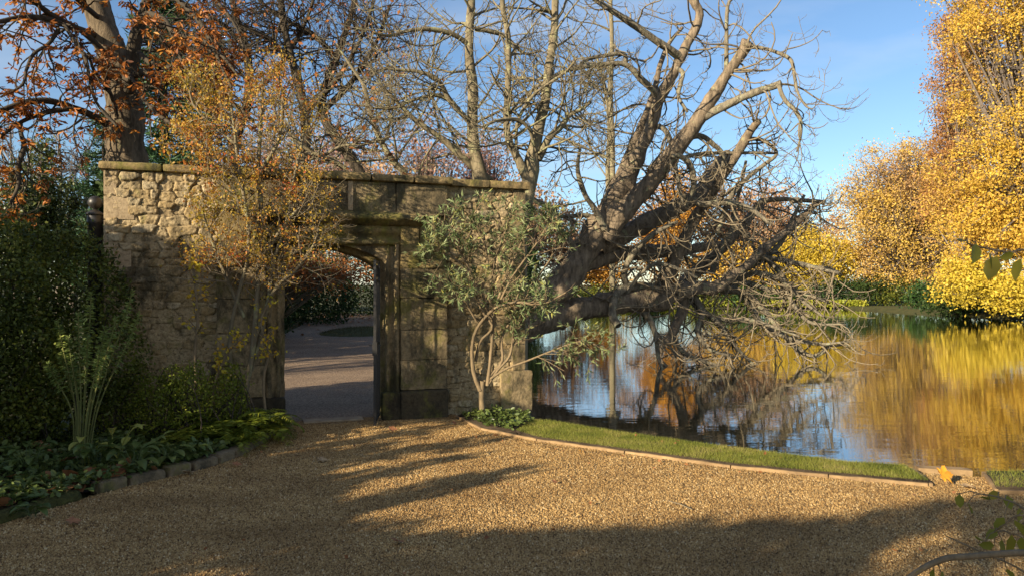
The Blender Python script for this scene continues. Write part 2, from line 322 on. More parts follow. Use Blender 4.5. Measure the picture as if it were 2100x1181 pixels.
def groundmat():
    m, nt, b = newmat('ground'); v = coords(nt); n = noise(nt, v, 1.6, 7, .7)
    r = ramp(nt, [(.3, (.035, .03, .014)), (.5, (.07, .075, .02)), (.7, (.11, .085, .035))]); nt.links.new(n, r.inputs[0]); nt.links.new(r.outputs[0], b.inputs['Base Color'])
    b.inputs['Roughness'].default_value = .95; bump(nt, b, noise(nt, v, 8, 5), .8, .06); return m
M['ground'] = groundmat()
def watermat():
    m, nt, b = newmat('water'); b.inputs['Base Color'].default_value = (.012, .012, .007, 1); b.inputs['Roughness'].default_value = .025
    b.inputs['IOR'].default_value = 1.33; b.inputs['Specular IOR Level'].default_value = .5
    g = N(nt, 'ShaderNodeBsdfGlossy'); g.inputs['Roughness'].default_value = .02; g.inputs['Color'].default_value = (.92, .93, .92, 1)
    fr = N(nt, 'ShaderNodeFresnel'); fr.inputs['IOR'].default_value = 1.45
    mx = N(nt, 'ShaderNodeMixShader'); nt.links.new(b.outputs[0], mx.inputs[1]); nt.links.new(g.outputs[0], mx.inputs[2])
    v = coords(nt, (.7, 1.7, 1)); h1 = noise(nt, v, 3.2, 3, .5); h2 = noise(nt, coords(nt, (.8, 2.4, 1)), 13, 2, .5)
    h0 = noise(nt, coords(nt, (.35, 1.3, 1)), .9, 4, .6); n0 = N(nt, 'ShaderNodeBump'); n0.inputs['Strength'].default_value = 1.0; n0.inputs['Distance'].default_value = .0042; nt.links.new(h0, n0.inputs['Height'])
    n1 = N(nt, 'ShaderNodeBump'); nt.links.new(n0.outputs[0], n1.inputs['Normal']); n1.inputs['Strength'].default_value = .05; n1.inputs['Distance'].default_value = .02; nt.links.new(h1, n1.inputs['Height'])
    n2 = N(nt, 'ShaderNodeBump'); n2.inputs['Strength'].default_value = .03; n2.inputs['Distance'].default_value = .006; nt.links.new(h2, n2.inputs['Height']); nt.links.new(n1.outputs[0], n2.inputs['Normal'])
    for k in (b, g, fr): nt.links.new(n2.outputs[0], k.inputs['Normal'])
    nt.links.new(fr.outputs[0], mx.inputs[0]); nt.links.new(mx.outputs[0], nt.nodes['Material Output'].inputs[0]); return m
M['water'] = watermat()

# ------------------------------------------------------------------ setting
WL = -.24
EDGE = [(-.74, 9.46), (-.37, 8.59), (.26, 7.96), (1.12, 7.37), (2.0, 6.77), (2.75, 6.43), (3.46, 6.14)]
SHORE = [(.30, 9.55), (.46, 8.98), (1.08, 8.38), (1.78, 7.80), (2.28, 7.43), (3.13, 6.85), (3.80, 6.64), (4.5, 6.46), (7, 5.9), (12, 4.6), (30, 1)]
POND = [(.35, 10.6)] + SHORE + [(60, -2), (75, 12), (50, 30), (34, 43), (30.0, 49.5), (29.8, 56), (30.5, 62), (29.5, 69.3), (16, 70), (6, 69), (1.0, 66), (.3, 50), (-.1, 30), (-.5, 22), (.25, 16)]
POND = np.array(POND, float)
def sdist(X, Y):
    """>0 inside the pond"""
    P = np.stack([X, Y], -1); best = np.full(X.shape, 1e9); ins = np.zeros(X.shape, bool)
    for i in range(len(POND)):
        a, b = POND[i], POND[(i + 1) % len(POND)]; d = b - a
        t = np.clip(((P - a) @ d) / (d @ d), 0, 1); q = P - a - t[..., None] * d
        best = np.minimum(best, np.hypot(q[..., 0], q[..., 1]))
        c = ((a[1] > Y) != (b[1] > Y)) & (X < (b[0] - a[0]) * (Y - a[1]) / (b[1] - a[1] + 1e-12) + a[0]); ins ^= c
    return np.where(ins, best, -best)
def axis(lo, hi, flo, fhi, step, growth=1.13):
    a = list(np.arange(flo, fhi, step)); s = step; x = a[-1]
    while x < hi: s *= growth; x += s; a.append(x)
    s = step; x = a[0]; b = []
    while x > lo: s *= growth; x -= s; b.append(x)
    return np.array(b[::-1] + a)
gx = axis(-400, 400, -3, 7, .18); gy = axis(-200, 700, 4, 12, .18)
X, Y = np.meshgrid(gx, gy); sd = sdist(X, Y); tt = np.clip((sd + .5) / 1.1, 0, 1); Z = -.02 - .95 * tt * tt * (3 - 2 * tt)
far = np.clip((np.hypot(X, Y - 30) - 90) / 200, 0, 1); Z = Z + far * 3
g = Geo(); ny, nx = X.shape; idx = np.arange(ny * nx).reshape(ny, nx)
g.add(np.stack([X, Y, Z], -1).reshape(-1, 3), np.stack([idx[:-1, :-1], idx[:-1, 1:], idx[1:, 1:], idx[1:, :-1]], -1).reshape(-1, 4))
tag(g.build('ground', M['ground'], smooth=True), kind='structure')
g = Geo(); g.add([(-6, 4, WL), (90, -8, WL), (90, 80, WL), (-6, 80, WL)], np.array([[0, 1, 2, 3]]))
tag(g.build('water', M['water']), kind='structure')
BED = [(-3.95, 4.3), (-3.60, 5.1), (-3.3, 6.0), (-2.86, 6.7), (-2.67, 7.4), (-2.72, 8.9)]
def polysheet(name, pts, z, mat, kind='structure', thick=0):
    g = Geo(); n = len(pts); v = [(x, y, z) for x, y in pts]; fs = [np.array([list(range(n))])]
    if thick:
        v += [(x, y, z - thick) for x, y in pts]; fs.append(np.array([[i, i + n, (i + 1) % n + n, (i + 1) % n] for i in range(n)]))
    g.add(v, fs); return tag(g.build(name, mat), kind=kind)
# gravel path in front of the wall and beyond the gateway
polysheet('path', [(-12, -8), (14, -8), (14, 4.2), (6.5, 5.6), (3.9, 5.95), (4.15, 6.45), (3.62, 6.62), (3.46, 6.14)] + EDGE[:-1][::-1] + [(-.72, 9.9), (-2.9, 9.1)] + BED[::-1] + [(-6, 2), (-12, 0)], .0, M['gravel'])
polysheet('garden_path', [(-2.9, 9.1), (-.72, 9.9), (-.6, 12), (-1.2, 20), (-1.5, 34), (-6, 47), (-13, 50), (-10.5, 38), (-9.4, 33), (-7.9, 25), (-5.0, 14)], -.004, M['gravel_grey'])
# lawn strip
lawn_in = [(x + .02, y + .03) for x, y in EDGE[2:]]
lawn = polysheet('lawn', [(.05, 8.35)] + lawn_in + [(3.58, 6.72)] + [(x, y) for x, y in SHORE[1:6]][::-1] + [(.25, 9.0)], .045, M['soil'], thick=.6)
lawn2 = polysheet('lawn', [(4.17, 6.5), (3.92, 5.98), (6.6, 5.62), (14, 4.2), (14, 4.4), (7, 6.0), (4.55, 6.52)], .045, M['soil'], thick=.6)
def inside(poly, x, y):
    ins = np.zeros(x.shape, bool); m = len(poly)
    for i in range(m):
        a, b = poly[i], poly[(i + 1) % m]
        c = ((a[1] > y) != (b[1] > y)) & (x < (b[0] - a[0]) * (y - a[1]) / (b[1] - a[1] + 1e-12) + a[0]); ins ^= c
    return ins
def grass(poly, n, h, name, z=.045):
    P = np.array(poly); lo = P.min(0); hi = P.max(0); x = rng.uniform(lo[0], hi[0], n * 4); y = rng.uniform(lo[1], hi[1], n * 4)
    k = inside(poly, x, y); x, y = x[k][:n], y[k][:n]; m = len(x); g = Geo()
    pos = np.stack([x, y, np.full(m, z)], -1); D = rdir(m, up=2.2); leaves(g, pos, D, rng.uniform(.6, 1.3, m) * h, 'needle')
    return tag(g.build(name, M['grass']), kind='stuff')
def laby(o, l, c): return tag(o, l, c)
L1 = [(.05, 8.35)] + lawn_in + [(3.56, 6.72)] + SHORE[1:6][::-1] + [(.25, 9.0)]
L2 = [(4.17, 6.5), (3.92, 5.98), (6.6, 5.62), (7, 6.0), (4.55, 6.52)]
laby(grass(L1, 60000, .028, 'grass'), 'long strip of short sunlit grass between gravel and pond', 'grass')
laby(grass(L2, 9000, .034, 'grass'), 'small grass patch at the right edge beyond the gap', 'grass')
# pebbles lying on the path (near part only; the rest is read from the surface)
PATHP = [(-3.75, 3.6), (4.6, 3.6), (6.5, 5.6), (3.9, 5.95), (4.15, 6.45), (3.62, 6.62), (3.46, 6.14)] + EDGE[:-1][::-1] + [(-2.6, 8.9)] + BED[::-1][1:]
n = 420000; x = rng.uniform(-3.8, 5.2, n); y = 3.7 + 5.6 * rng.random(n) ** 1.25
k = inside(PATHP, x, y) & (np.abs(x) < y * .72 + .1); x, y = x[k], y[k]; n = len(x)
s = rng.uniform(.0035, .0095, n) * (.8 + .05 * y); a = rng.uniform(0, 6.283, n); ca, sa = np.cos(a), np.sin(a); el = rng.uniform(.6, 1.0, n)
V = np.zeros((n, 5, 3))
for j in range(4):
    q = j * math.pi / 2; lx = math.cos(q) * s * rng.uniform(.8, 1.2, n); ly = math.sin(q) * s * el * rng.uniform(.8, 1.2, n)
    V[:, j, 0] = x + lx * ca - ly * sa; V[:, j, 1] = y + lx * sa + ly * ca; V[:, j, 2] = -.001
V[:, 4, 0] = x + rng.normal(size=n) * s * .3; V[:, 4, 1] = y + rng.normal(size=n) * s * .3; V[:, 4, 2] = s * rng.uniform(.6, 1.4, n)
off = (np.arange(n) * 5)[:, None, None]; f = np.array([[0, 1, 4], [1, 2, 4], [2, 3, 4], [3, 0, 4]])
g = Geo(); g.add(V.reshape(-1, 3), (f[None] + off).reshape(-1, 3), np.repeat(rng.random(n), 5))
laby(tag(g.build('gravel', M['pebble'], smooth=True), kind='stuff'), 'loose golden gravel covering the path in the foreground', 'gravel')

# edging boards: each board a piece lying end to end
def worn_box(g, lo, hi, r=.01, res=.05, amp=.004, nf=9.0, attr=0.0, mat4=None):
    lo = np.array(lo, float); hi = np.array(hi, float); size = hi - lo; V = []; Fc = []; n0 = 0
    for ax in range(3):
        u, v = [k for k in range(3) if k != ax]
        nu = max(2, int(size[u] / res) + 1); nv = max(2, int(size[v] / res) + 1)
        ru = np.linspace(0, 1, nu + 1); rv = np.linspace(0, 1, nv + 1)
        for side in (0, 1):
            U, Vv = np.meshgrid(ru, rv, indexing='ij'); p = np.zeros((*U.shape, 3))
            p[..., u] = lo[u] + U * size[u]; p[..., v] = lo[v] + Vv * size[v]; p[..., ax] = hi[ax] if side else lo[ax]
            i = np.arange(U.size).reshape(U.shape) + n0; q = np.stack([i[:-1, :-1], i[1:, :-1], i[1:, 1:], i[:-1, 1:]], -1).reshape(-1, 4)
            flip = (side == 0) ^ (ax == 1)
            Fc.append(q[:, ::-1] if flip else q); V.append(p.reshape(-1, 3)); n0 += U.size
    V = np.concatenate(V); rr = min(r, size.min() * .49); inner = np.clip(V, lo + rr, hi - rr); V = inner + nrm(V - inner) * rr
    V = np.where(np.linalg.norm(V - inner, axis=-1, keepdims=True) < 1e-9, inner, V)
    ctr = (lo + hi) / 2; seed = Vector((ctr[0] * 3.7, ctr[1] * 5.1, ctr[2] * 4.3))
    nz = np.array([mnoise.noise(Vector(p * nf) + seed * .3) + .5 * mnoise.noise(Vector(p * nf * 3)) for p in V])
    V = V + nrm(V - inner + 1e-9) * (nz * amp)[:, None]
    if mat4 is not None: V = V @ mat4[:3, :3].T + mat4[:3, 3]
    g.add(V, Fc, attr)
def board(a, b, w=.035, h=.072, z=-.04, mat='board', label=None, grp='boards edging the lawn'):
    a = np.array(a, float); b = np.array(b, float); d = b - a; L = np.linalg.norm(d); t = d / L
    m4 = np.eye(4); m4[:2, 0] = t; m4[:2, 1] = (-t[1], t[0]); m4[:2, 3] = a; m4[2, 3] = z
    g = Geo(); worn_box(g, (0.003, 0, 0), (L - .003, w, h), .008, .08, .006, 6, 0, m4)
    o = g.build('edging_board', M[mat], origin=(a[0], a[1], z), smooth=True); return tag(o, label, 'edging board', grp)
lab = ['dark timber edging board beside the soil patch at the wall foot', 'timber edging board where the soil patch meets the lawn', 'timber edging board along the shaded end of the lawn', 'timber edging board at the middle of the lawn strip', 'sunlit timber edging board right of the lawn middle', 'last sunlit edging board left of the orange leaf']
for i in range(6): board(EDGE[i], EDGE[i + 1], label=lab[i])
board((3.50, 6.14), (3.63, 6.66), label='short edging board at the lawn end behind the orange leaf')
board((3.68, 6.70), (4.12, 6.60), w=.12, h=.07, z=-.045, label='flat pale kerb board bridging the gap at the water')
board((4.16, 6.56), (3.90, 5.98), label='edging board turning back towards the gravel at the gap')
board((3.90, 5.93), (6.6, 5.58), label='edging board below the small grass patch at right edge')

# ------------------------------------------------------------------ stone wall with gateway
A20 = math.radians(20); wall = empty('garden_wall', (-4.60, 8.29, 0), 'weathered ochre stone wall with an arched gateway and flat coping', 'wall', rz=A20)
WM = np.array(Matrix.Translation((-4.60, 8.29, 0)) @ Matrix.Rotation(A20, 4, 'Z'))
def wpt(s, y, z): return (WM @ np.array([s, y, z, 1]))[:3]
def wblock(name, mat, lo, hi, **k):
    g = Geo(); worn_box(g, lo, hi, mat4=WM, **k); return g.build(name, M[mat], wall, smooth=True)
def rubble(s0, s1, z0, z1, yf, seed, amp=1.0):
    r_ = np.random.default_rng(seed); sites = []; z = z0 - .1; row = 0
    while z < z1 + .1:
        fr = np.clip((z - z0) / (z1 - z0), 0, 1); h = .070 + .030 * fr + r_.uniform(-.015, .025); s = s0 - .2 + r_.uniform(0, .15)
        while s < s1 + .2:
            w = r_.uniform(1.0, 3.4) * h * (1.2 - .50 * fr) + .02; j = (.2 + .8 * fr) * .25
            sites.append((s + w / 2 + r_.normal() * h * j, z + h / 2 + r_.normal() * h * j, w, h, r_.random())); s += w
        z += h
    S = np.array(sites); ns = int((s1 - s0) / .011); nz = int((z1 - z0) / .011)
    A, B = np.meshgrid(np.linspace(s0, s1, ns + 1), np.linspace(z0, z1, nz + 1), indexing='ij'); a = A.ravel(); b = B.ravel()
    wob = np.array([[mnoise.noise(Vector((p * 9, q * 9, seed))), mnoise.noise(Vector((p * 9 + 40, q * 9, seed)))] for p, q in zip(a, b)]) * .011
    a2 = a + wob[:, 0]; b2 = b + wob[:, 1]
    f1 = np.full(a.shape, 9.); f2 = f1.copy(); pid = np.zeros(a.shape)
    for (cs, cz, w, h, rv) in S:
        d = np.maximum(np.abs(a2 - cs) / (w * .5), 0) ** 2.6 + (np.abs(b2 - cz) / (h * .5)) ** 2.6; d = d ** (1 / 2.6)  # superellipse distance to the middle of each stone
        m1 = d < f1; f2 = np.where(m1, f1, np.minimum(f2, d)); pid = np.where(m1, rv, pid); f1 = np.where(m1, d, f1)
    gap = np.clip((f2 - f1) / .26, 0, 1); prof = gap ** .7; fr = np.clip((b - z0) / (z1 - z0), 0, 1)
    n1 = np.array([mnoise.fractal(Vector((p * 11, q * 11, seed + 3)), 1.0, 2.1, 4) for p, q in zip(a, b)])
    n2 = np.array([mnoise.noise(Vector((p * 34, q * 40, seed + 9))) for p, q in zip(a, b)]) + .6 * np.array([mnoise.noise(Vector((p * 75, q * 75, seed + 9))) for p, q in zip(a, b)])
    y = yf - (prof * (.020 + .020 * fr) + (pid - .5) * .034 * gap + n1 * (.006 + .006 * fr) + n2 * .008) * amp + .014
    loc = np.stack([a, y, b], -1); Vw = loc @ WM[:3, :3].T + WM[:3, 3]; i = np.arange(len(a)).reshape(ns + 1, nz + 1)
    g = Geo(); g.add(Vw, np.stack([i[:-1, :-1], i[1:, :-1], i[1:, 1:], i[:-1, 1:]], -1).reshape(-1, 4), np.where(gap < .34, .0, pid * .95 + .05))
    return g.build('rubble_face', M['rubble'], wall)
T = .50
rubble(.04, 1.22, -.05, 2.975, 0.0, 3)
rubble(3.94, 5.05, -.35, 2.975, .02, 11)
g = Geo(); worn_box(g, (.03, .03, -.4), (1.93, T, 2.97), mat4=WM, res=.2); worn_box(g, (3.17, .06, -.6), (5.05, T, 2.97), mat4=WM, res=.2); worn_box(g, (1.93, .25, 2.3), (3.17, T, 2.97), mat4=WM, res=.2)
g.build('wall_core', M['rubble'], wall)
# quoins at both ends
for k, (z0, z1, w) in enumerate([(2.69, 2.968, .15), (2.42, 2.683, .33), (2.10, 2.413, .17), (1.85, 2.094, .30), (1.5, 1.843, .17), (1.2, 1.494, .3), (.9, 1.194, .18), (.5, .894, .32), (0, .494, .2)]):
    wblock('quoin', 'ashlar_clean', (.02, -.022, z0), (w, T + .01, z1), r=.008, amp=.003)
for k, (z0, z1, w) in enumerate([(2.62, 2.968, .17), (2.3, 2.613, .30), (1.95, 2.293, .17), (1.6, 1.943, .3), (1.25, 1.593, .17), (.9, 1.243, .3), (.55, .893, .18)]):
    wblock('quoin', 'ashlar', (5.08 - w, -.02, z0), (5.08, T + .01, z1), r=.008, amp=.004)
wblock('buttress', 'ashlar', (4.72, -.06, -.7), (5.17, T + .03, .54), r=.02, amp=.008)
# coping stones: left length, surround length (forward), right length
xs = [-.03, .62, 1.13]
for a, b in zip(xs[:-1], xs[1:]): wblock('coping_stone', 'coping', (a + .003, -.08, 2.972), (b - .003, T + .06, 3.065), r=.03, amp=.006, res=.04)
xs = [1.13, 1.72, 2.34, 2.98, 3.52, 4.03]
for a, b in zip(xs[:-1], xs[1:]): wblock('coping_stone', 'coping', (a + .003, -.20, 2.972), (b - .003, T + .06, 3.072 + random.uniform(-.006, .006)), r=.028, amp=.008, res=.04)
xs = [4.03, 4.56, 5.14]
for a, b in zip(xs[:-1], xs[1:]): wblock('coping_stone', 'coping', (a + .004, -.08, 2.972), (b - .003, T + .06, 3.075), r=.02, amp=.008, res=.04)
# surround: upper panels
xs = [1.20, 1.50, 2.12, 2.735, 3.30, 3.965]
for i, (a, b) in enumerate(zip(xs[:-1], xs[1:])):
    wblock('frieze_panel', 'ashlar', (a + .004, -.125, 2.575), (b - .004, .25, 2.968), r=.012, amp=.006, res=.035)
wblock('frieze_rib', 'ashlar_clean', (2.70, -.145, 2.60), (2.765, -.10, 2.966), r=.01, amp=.004)
# piers (lower, projecting) and recessed faces beside the hood
def pier(a, b, flip):
    zc = [-.3, .36, .74, 1.12, 1.52, 1.90]
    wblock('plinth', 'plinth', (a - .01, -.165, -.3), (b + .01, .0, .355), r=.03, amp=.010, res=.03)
    for z0, z1 in zip(zc[1:-1], zc[2:]): wblock('pier_block', 'ashlar', (a, -.125, z0 + .002), (b, .05, z1 - .002), r=.010, amp=.008, res=.03)
pier(1.20, 1.74, 0); pier(3.36, 3.965, 1)
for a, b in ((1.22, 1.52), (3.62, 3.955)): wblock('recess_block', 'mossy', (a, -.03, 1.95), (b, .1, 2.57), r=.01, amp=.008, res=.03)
for a, b in ((1.20, 1.53), (3.60, 3.965)):   # sloping weathering on the pier
    g = Geo(); v = [wpt(a, -.135, 1.90), wpt(b, -.135, 1.90), wpt(b, -.135, 1.935), wpt(a, -.135, 1.935), wpt(a, -.02, 2.03), wpt(b, -.02, 2.03), wpt(a, -.02, 1.90), wpt(b, -.02, 1.90)]
    g.add(v, [np.array([[0, 1, 2, 3], [3, 2, 5, 4], [0, 3, 4, 6], [1, 7, 5, 2], [0, 6, 7, 1]])]); g.build('weathering', M['mossy'], wall)
# label strips that carry the hood
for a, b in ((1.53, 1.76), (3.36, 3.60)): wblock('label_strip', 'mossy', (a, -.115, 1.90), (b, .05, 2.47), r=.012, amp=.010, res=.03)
# hood mould: extruded profile
prof = [(-.125, 2.60), (-.235, 2.545), (-.24, 2.50), (-.205, 2.485), (-.165, 2.44), (-.12, 2.43), (-.09, 2.43)]
def extrude_prof(name, mat, prof, s0, s1, n=40, amp=.006):
    ss = np.linspace(s0, s1, n + 1); V = []
    for s in ss:
        for (y, z) in prof:
            q = mnoise.noise(Vector((s * 7, y * 9, z * 9))) * amp + mnoise.noise(Vector((s * 22, y * 22, z * 22))) * amp * .5
            V.append(wpt(s, y + q, z + q * .7))
    m = len(prof); i = np.arange((n + 1) * m).reshape(n + 1, m)
    g = Geo(); g.add(V, [np.stack([i[:-1, :-1], i[:-1, 1:], i[1:, 1:], i[1:, :-1]], -1).reshape(-1, 4)[:, ::-1], np.array([i[0], i[-1][::-1]])])
    return g.build(name, M[mat], wall)
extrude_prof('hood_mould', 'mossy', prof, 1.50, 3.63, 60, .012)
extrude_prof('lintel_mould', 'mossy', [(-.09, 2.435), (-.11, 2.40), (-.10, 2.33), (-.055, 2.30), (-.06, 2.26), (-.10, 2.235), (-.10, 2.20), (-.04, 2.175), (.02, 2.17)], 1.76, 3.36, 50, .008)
# arch head and jambs: nested orders, each one a strip between the arch curve and the head
AC = 2.55
def arch_z(s, hw, zs, rise): t = np.clip(np.abs(s - AC) / hw, 0, 1); return zs + rise * (.55 * np.sqrt(np.clip(1 - t ** 2.2, 0, 1)) + .45 * (1 - t))
def arch_plate(name, mat, hw, zs, rise, yf, yb, top, hw_out):
    ss = AC + hw * np.sin(np.linspace(-math.pi / 2, math.pi / 2, 41)); zb = arch_z(ss, hw, zs, rise); rows = 6; V = []; 
    for s, z in zip(ss, zb):
        V.append(wpt(s, yb, z))
        for k in range(rows + 1):
            zz = z + (top - z) * k / rows; q = mnoise.noise(Vector((s * 12, 3, zz * 12))) * .006; V.append(wpt(s, yf + q, zz))
    m = rows + 2; i = np.arange(len(ss) * m).reshape(len(ss), m); g = Geo()
    g.add(V, np.stack([i[:-1, :-1], i[1:, :-1], i[1:, 1:], i[:-1, 1:]], -1).reshape(-1, 4)); return g.build(name, M[mat], wall, smooth=False)
arch_plate('arch_order', 'ashlar', .665, 1.90, .30, -.035, .10, 2.205, .8)
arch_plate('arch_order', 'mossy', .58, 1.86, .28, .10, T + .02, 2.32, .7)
def jamb(cx, sgn):
    # moulded section running up the jamb: rolls and hollows
    pr = [(.235, -.04), (.21, -.09), (.185, -.105), (.16, -.085), (.15, -.03), (.125, -.015), (.10, -.035), (.085, -.06), (.06, -.06), (.05, -.02), (.035, .03), (.0, .06), (.0, T + .01), (.1, T + .02)]
    zs = np.linspace(-.2, 2.22, 70); V = []
    for z in zs:
        for (o, y) in pr:
            s = cx + sgn * o; q = mnoise.noise(Vector((s * 8 + 3, y * 8, z * 5))) * .014 + mnoise.noise(Vector((s * 30, y * 30, z * 17))) * .006
            V.append(wpt(s + sgn * q, y + q, z))
    m = len(pr); i = np.arange(len(zs) * m).reshape(len(zs), m); q = np.stack([i[:-1, :-1], i[:-1, 1:], i[1:, 1:], i[1:, :-1]], -1).reshape(-1, 4)
    g = Geo(); g.add(V, q if sgn < 0 else q[:, ::-1]); g.build('jamb', M['ashlar'], wall, smooth=True)
jamb(3.135, 1); jamb(1.965, -1)
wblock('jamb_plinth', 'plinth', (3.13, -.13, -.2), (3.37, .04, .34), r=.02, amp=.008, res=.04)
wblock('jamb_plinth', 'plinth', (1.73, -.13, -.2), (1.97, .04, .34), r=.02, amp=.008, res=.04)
# threshold stone
g = Geo(); m4 = WM.copy(); worn_box(g, (2.18, -.02, -.04), (2.92, .20, .022), r=.02, amp=.008, res=.05, mat4=m4)
tag(g.build('threshold_stone', M['threshold'], origin=wpt(2.55, .1, 0), smooth=True), 'pale worn stone slab set in the gateway floor', 'threshold')

# ------------------------------------------------------------------ iron gate leaf swung open, seen nearly edge on
HG = wpt(3.10, -.02, 0); FE = np.array([-1.607, 8.66]); gd = FE - HG[:2]; GL = float(np.linalg.norm(gd)); gd = gd / GL
gate = empty('iron_gate', (HG[0], HG[1], 0), 'open black iron gate leaf with scrollwork standing in the gateway', 'gate', rz=math.atan2(gd[1], gd[0]))
GM = np.eye(4); GM[:2, 0] = gd; GM[:2, 1] = (-gd[1], gd[0]); GM[:3, 3] = (HG[0], HG[1], 0)
def gbox(name, boxes, parent=gate, mat='iron'):
    g = Geo()
    for lo, hi in boxes: worn_box(g, lo, hi, r=.003, res=.3, amp=0, mat4=GM)
    return g.build(name, M[mat], parent)
gbox('stile', [((0, -.016, .04), (.032, .016, 1.98))]); gbox('stile', [((GL - .032, -.016, .04), (GL, .016, 1.98))])
for z in (.05, .95, 1.72, 1.95): gbox('rail', [((.034, -.011, z), (GL - .034, .011, z + .03))])
nb = 6
for i in range(nb):
    x = .034 + (GL - .068) * (i + 1) / (nb + 1); gbox('bar', [((x - .007, -.007, .082), (x + .007, .007, .948))]); gbox('bar', [((x - .007, -.007, .982), (x + .007, .007, 1.718))])
gbox('lock_box', [((GL - .10, -.028, .86), (GL + .012, .028, 1.02))]); gbox('latch_handle', [((GL - .07, -.07, .97), (GL - .05, .07, .985))])
for c in np.linspace(.12, GL - .12, 4):
    th = np.linspace(0, 4.2 * math.pi, 50); rad = .085 * (1 - th / (4.6 * math.pi)); px_ = c + rad * np.cos(th); pz = 1.845 + rad * np.sin(th)
    P = np.stack([px_, 0 * px_, pz, np.ones_like(px_)], -1) @ GM.T; g = Geo(); tubes(g, P[:, :3], np.full(50, .007), 5); g.build('scroll', M['iron'], gate)

# round headed iron post behind the hedge
pb = at(195, 590, 8.6)[:2]; post = empty('gate_post', (pb[0], pb[1], 0), 'black iron post with a ball finial showing above the hedge', 'post')
def lathe(name, prof, xy, mat, parent, n=28):
    a = np.arange(n) / n * 2 * math.pi; V = np.array([[xy[0] + r * math.cos(t), xy[1] + r * math.sin(t), z] for r, z in prof for t in a]); m = len(prof)
    i = np.arange(m * n).reshape(m, n); j = np.roll(i, -1, 1); g = Geo(); g.add(V, np.stack([i[:-1], j[:-1], j[1:], i[1:]], -1).reshape(-1, 4)); return g.build(name, M[mat], parent, smooth=True)
zb = EYE + (590.5 - 416) / F * 8.6
lathe('ball', [(.001 + .077 * math.sin(t), zb - .077 * math.cos(t)) for t in np.linspace(.15, math.pi, 16)], pb, 'iron', post)
lathe('collar', [(.02, zb - .075), (.035, zb - .085), (.05, zb - .10), (.10, zb - .125), (.105, zb - .14), (.095, zb - .15)], pb, 'iron', post)
lathe('shaft', [(.085, zb - .15), (.085, zb - .22), (.09, zb - .235), (.08, zb - .25), (.08, 0)], pb, 'iron', post)

# ------------------------------------------------------------------ fallen chestnut over the water
ft = empty('fallen_tree', at(1060, 700, 17) * [1, 1, 0], 'huge leaning bare tree with sawn limbs sprawling over the pond', 'tree')
TR = []  # (pts, Y0, Y1)
def trk(name, pts, Y0, Y1, sides=12, rough=.22, n=None, cap=True, bow=0, store=True, mat='bark_old'):
    P, R = limb_px(pts, Y0, Y1, n, bow); big = len(pts) > 12; R = R * (.70 if big else .90); g = Geo(); tubes(g, P, R, 26 if big else sides, rough * (1.0 if big else .9), cap); g.build(name, M[mat], ft, smooth=True)
    if store: TR.append((P, R))
trk('trunk', [(985, 690, 60), (1072, 668, 52), (1138, 648, 42), (1182, 636, 36), (1226, 628, 33), (1297, 616, 34), (1350, 614, 32), (1385, 600, 27), (1424, 591, 22), (1468, 588, 18), (1499, 567, 15), (1535, 541, 13), (1570, 508, 12), (1614, 475, 11), (1658, 433, 9), (1674, 420, 8)], 17, 20, 16, .3, 110)
trk('trunk', [(1040, 680, 45), (1110, 630, 46), (1160, 575, 42), (1190, 530, 38), (1220, 480, 38), (1248, 440, 38), (1268, 405, 33), (1288, 366, 26), (1305, 324, 22), (1335, 259, 18), (1354, 198, 16), (1381, 152, 14), (1404, 99, 13), (1427, 57, 12.5), (1434, 27, 12), (1419, -5, 12), (1405, -60, 10)], 17.3, 17.5, 16, .3, 110)
